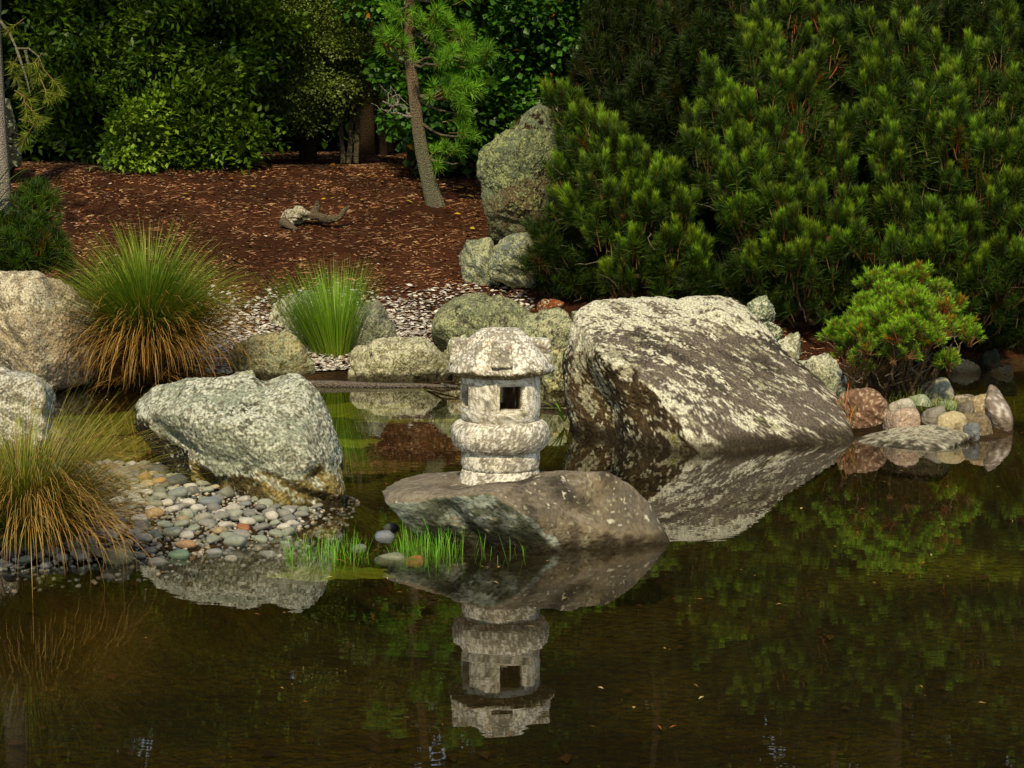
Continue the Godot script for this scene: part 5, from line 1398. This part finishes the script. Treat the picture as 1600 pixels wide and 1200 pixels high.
func build_forest() -> void:
	var broad := sprig_mesh(13, .36, .1, .024, Color8(60, 92, 14), Color8(112, 140, 30))
	var lime := sprig_mesh(16, .3, .075, .02, Color8(96, 130, 24), Color8(134, 162, 40))
	var small := sprig_mesh(22, .34, .05, .013, Color8(84, 106, 40), Color8(124, 138, 62))
	var round_leaf := sprig_mesh(11, .36, .1, .038, Color8(42, 82, 16), Color8(76, 118, 30))
	var deep := sprig_mesh(14, .7, .19, .05, Color8(40, 66, 10), Color8(74, 104, 22))
	# broadleaf shrubs along the left edge of the mulch
	for s in [
		["large dark broadleaf shrub at left behind the mulch", Vector3(-4.911, 1.803, -20.6), [[Vector3(-4.937, 2.651, -20.8), Vector3(.75, .85, .6), 760], [Vector3(-4.808, 3.567, -21), Vector3(.8, .9, .7), 760], [Vector3(-5.292, 4.493, -21.2), Vector3(1.0, .9, .8), 700]], broad],
		["middle dark broadleaf shrub with low hanging boughs behind the mulch", Vector3(-3.556, 1.796, -20.2), [[Vector3(-3.545, 2.361, -20.2), Vector3(.6, .5, .5), 500], [Vector3(-3.489, 3.288, -20.4), Vector3(.85, .85, .6), 1000], [Vector3(-3.765, 4.288, -20.8), Vector3(1.0, .9, .8), 700], [Vector3(-3.682, 1.986, -19.9), Vector3(.35, .16, .25), 180], [Vector3(-3.207, 2.059, -19.9), Vector3(.3, .22, .25), 200]], broad],
		["small sunlit yellow-green bush between the dark broadleaf shrubs", Vector3(-4.154, 1.788, -19.7), [[Vector3(-4.145, 2.195, -19.7), Vector3(.28, .3, .25), 240], [Vector3(-4.259, 1.945, -19.7), Vector3(.3, .16, .25), 140]], lime],
		["tall broadleaf shrub between the pine trunk and the dark shrub at far left", Vector3(-5.807, 1.848, -21.4), [[Vector3(-5.746, 3.086, -21.6), Vector3(.6, 1.2, .5), 900], [Vector3(-6.001, 4.347, -21.8), Vector3(.9, .9, .7), 600]], deep]]:
		var t := thing("broadleaf_shrub", s[0], "shrub", s[1])
		add_trunk(t, [Vector3(0, -.3, -.1), Vector3(.05, .5, -.3), Vector3(.0, 1.5, -.6)], .05, .03, Color8(84, 72, 54))
		leafy(t, "leaves", s[2], s[3], mats.leaf, .75, 1.2, .34)
	# lime bough catching the sun at the top
	var tt := thing("small_leaved_tree", "small grey-green leaved tree with thin grey stems left of the brown trunks", "tree", Vector3(-2.018, 1.993, -21.6))
	for q in [[545, 552], [556, 560], [536, 530]]:
		var b := Bag.new()
		b.limb([Vector3(-1.995, 1.977, -21.6) - tt.position + Vector3((q[0] - 548) * .008, -.1, 0), Vector3(-1.956, 2.697, -21.6) - tt.position + Vector3((q[1] - 552) * .008, 0, 0), Vector3(-2.197, 3.705, -21.6) - tt.position + Vector3((q[1] - 552) * .03, 0, 0)], [.035, .03, .02], 7, fill(Color8(128, 118, 96), 3))
		part("trunk", commit(b), mats.bark, tt)
	leafy(tt, "leaves", [[Vector3(-2.497, 2.994, -21.4), Vector3(.6, .6, .5), 1000], [Vector3(-2.112, 3.387, -21.5), Vector3(.5, .75, .5), 900], [Vector3(-2.812, 3.694, -21.5), Vector3(.6, .6, .5), 700], [Vector3(-2.356, 4.487, -21.7), Vector3(1.0, .8, .8), 700]], small, mats.leaf, .75, 1.1, .26)
	# round-leaved shrubs behind the young pine
	for s in [
		["round-leaved shrub behind the young pine's trunk", Vector3(-1.197, 1.74, -20.4), [[Vector3(-1.015, 2.788, -20.6), Vector3(.35, .5, .3), 260], [Vector3(-0.585, 2.315, -20), Vector3(.65, .5, .4), 720], [Vector3(-1.134, 3.473, -20.8), Vector3(.7, .7, .5), 420], [Vector3(-0.289, 2.522, -19.8), Vector3(.4, .35, .3), 300]]],
		["tall round-leaved tree with orange leaves above the standing stone", Vector3(0.441, 1.296, -20), [[Vector3(0.515, 3.052, -20.2), Vector3(.9, .7, .5), 620], [Vector3(0.727, 3.538, -20), Vector3(.7, .5, .5), 420], [Vector3(0.297, 2.475, -20.3), Vector3(.6, .4, .4), 320], [Vector3(0, 4.187, -20.6), Vector3(1.1, .8, .8), 500], [Vector3(0.998, 3.216, -19.6), Vector3(.35, .16, .2), 120]]]]:
		var t := thing("round_leaved_tree", s[0], "tree", s[1])
		add_trunk(t, [Vector3(0, -.3, 0), Vector3(.05, .9, -.1), Vector3(.1, 2.2, -.2)], .06, .03, Color8(84, 72, 54))
		leafy(t, "leaves", s[2], round_leaf, mats.leaf, .75, 1.15, .3)
		var oc := sprig_mesh(2, .12, .1, .036, Color8(206, 108, 24), Color8(190, 150, 30))
		var w := []
		var c := []
		for k in 22:
			var q: Array = s[2][rng.randi() % 3]
			w.append(Transform3D(Basis(rdir(), rnd(0, 3)), q[0] + Vector3(rnd(-.8, .8), rnd(-.8, .8), rnd(.6, 1.0)) * q[1] - t.position))
			c.append(Color(1, 1, 1))
		copies("orange_leaves", oc, mats.leaf, t, w, c)
	# brown trunks in the shade
	for q in [[574, 24.0, .11, "left of two brown trunks standing in the shade beyond the mulch"], [597, 24.6, .085, "right of two brown trunks standing in the shade beyond the mulch"], [620, 27.0, .13, "thin dark trunk far back right of the two brown trunks"]]:
		var x: float = (q[0] - 800) / 2706.0 * q[1]
		var g := on_ground(x, q[1])
		var t := thing("cedar_tree", q[3], "tree", g)
		add_trunk(t, [Vector3(0, -.4, 0), Vector3(.02, .2, 0), Vector3(.0, 2.5, 0), Vector3(.1, 6, 0), Vector3(.1, 11, 0)], q[2] * 1.15, .05, Color8(74, 60, 45))
		leafy(t, "crown", [[g + Vector3(-.2, 7.4, .4), Vector3(2.0, 2.2, 2.2), 330], [g + Vector3(.6, 10, .5), Vector3(1.5, 2.0, 1.6), 200]], deep, mats.leaf, .8, 1.3, .5)
	# trees added to shade the slope, their high crowns out of view
	for q in [[-6.3, 15.5, Vector3(1.6, 7.0, -.2), Vector3(2.6, 1.1, 1.5), 170, "unseen spreading tree added beyond the left edge to shade the slope"], [3.9, 17.5, Vector3(-2.6, 7.4, .2), Vector3(2.2, 1.0, 1.3), 260, "spreading tree added among the pines, its unseen crown shading the slope"], [-2.6, 22.2, Vector3(.6, 6.6, 1.6), Vector3(2.4, 1.1, 1.6), 170, "slender tall tree added behind the mulch, its unseen crown giving shade"]]:
		var g := on_ground(q[0], q[1])
		var t := thing("added_shade_tree", q[5], "tree", g)
		add_trunk(t, [Vector3(0, -.4, 0), Vector3(.05, 2.5, 0), Vector3(.1, 5.0, 0), q[2]], .12, .04, Color8(96, 82, 62))
		leafy(t, "crown", [[g + q[2], q[3], q[4]]], deep, mats.leaf, .8, 1.3, .5)
	# tall trees that close the view and mirror in the pond
	for q in [
		[-9.5, 25, 12, 2.6, "tall dark tree beyond the left edge of the forest"], [-6.4, 26, 12.5, 2.4, "tall dark tree behind the left broadleaf shrubs"], [-4.2, 28, 13, 2.3, "tall dark tree behind the small-leaved tree"],
		[-1.0, 27.5, 13, 2.3, "tall dark tree behind the young pine"], [1.4, 25.5, 12.5, 2.4, "tall dark tree behind the standing stone"], [4.2, 24, 12, 2.6, "tall dark tree behind the middle pine"],
		[7.2, 22.5, 11.5, 2.6, "tall dark tree behind the right edge pine"], [10.5, 22, 12, 2.8, "tall dark tree beyond the right edge"], [-3.2, 33, 14, 2.4, "farthest dark tree seen between the brown trunks"], [2.8, 31, 14, 2.8, "farthest dark tree behind the middle of the forest"], [-8.2, 32, 14, 3.0, "farthest dark tree at the left"], [7, 29, 14, 3.0, "farthest dark tree at the right"]]:
		var g := on_ground(q[0], q[1])
		var t := thing("forest_tree", q[4], "tree", g)
		add_trunk(t, [Vector3(0, -.4, 0), Vector3(.1, 3, 0), Vector3(0, 7, .1), Vector3(.1, q[2], 0)], .22, .05, Color8(84, 68, 52))
		var r: float = q[3]
		leafy(t, "crown", [[g + Vector3(0, 1.3, 0), Vector3(r * .9, 1.4, r * .7), 800], [g + Vector3(.3, 4.2, .2), Vector3(r, 1.8, r), 1100], [g + Vector3(-.3, q[2] * .62, .3), Vector3(r * 1.05, 2.0, r), 1000], [g + Vector3(.1, q[2] * .85, 0), Vector3(r * .75, 1.9, r * .75), 600]], deep, mats.leaf, .8, 1.35, .5)

func _ready() -> void:
	# camera, sky, sun, exposure
	rng.seed = 20240611
	var cam := Camera3D.new()
	cam.name = "camera"
	cam.fov = 25.0
	cam.near = .1
	cam.far = 800
	cam.position = Vector3(0, 1.45, 0)
	cam.rotation = Vector3(-.10713, 0, 0)
	add_child(cam)
	cam.current = true
	var env := Environment.new()
	env.background_mode = Environment.BG_SKY
	env.tonemap_mode = Environment.TONE_MAPPER_LINEAR
	env.tonemap_exposure = 1.28
	env.sdfgi_enabled = true
	env.ssao_enabled = true
	env.ssil_enabled = true
	var sky := ProceduralSkyMaterial.new()
	sky.sky_top_color = Color8(132, 152, 176)
	sky.sky_horizon_color = Color8(204, 208, 200)
	sky.sky_curve = .2
	sky.ground_bottom_color = Color8(50, 48, 40)
	sky.ground_horizon_color = Color8(110, 112, 104)
	sky.energy_multiplier = 1.1
	env.sky = Sky.new()
	env.sky.sky_material = sky
	var we := WorldEnvironment.new()
	we.name = "world"
	we.environment = env
	add_child(we)
	var sun := DirectionalLight3D.new()
	sun.name = "sun"
	sun.light_energy = 1.15
	sun.light_color = Color(1, .92, .76)
	sun.light_angular_distance = 2.5
	sun.shadow_enabled = true
	# from behind the camera, a little to the left, 44 degrees up
	sun.rotation = Vector3(deg_to_rad(-44), deg_to_rad(-4), 0)
	add_child(sun)
	for q in [[na, 1, .01, 3], [nb, 2, .01, 3], [nc, 3, .01, 2], [nr, 4, .01, 2], [cell, 5, .01, 1]]:
		q[0].seed = q[1]
		q[0].frequency = q[2]
		q[0].fractal_octaves = q[3]
		q[0].noise_type = FastNoiseLite.TYPE_SIMPLEX_SMOOTH
	cell.noise_type = FastNoiseLite.TYPE_CELLULAR
	cell.cellular_distance_function = FastNoiseLite.DISTANCE_EUCLIDEAN
	cell.cellular_return_type = FastNoiseLite.RETURN_DISTANCE
	cell.fractal_type = FastNoiseLite.FRACTAL_NONE
	make_materials()
	build_ground()
	build_forest()
	build_pines()
	build_rocks()
	build_lantern()
	build_islet_shrub()
	build_grass()
	build_wood()
	build_litter()
	build_pebbles()
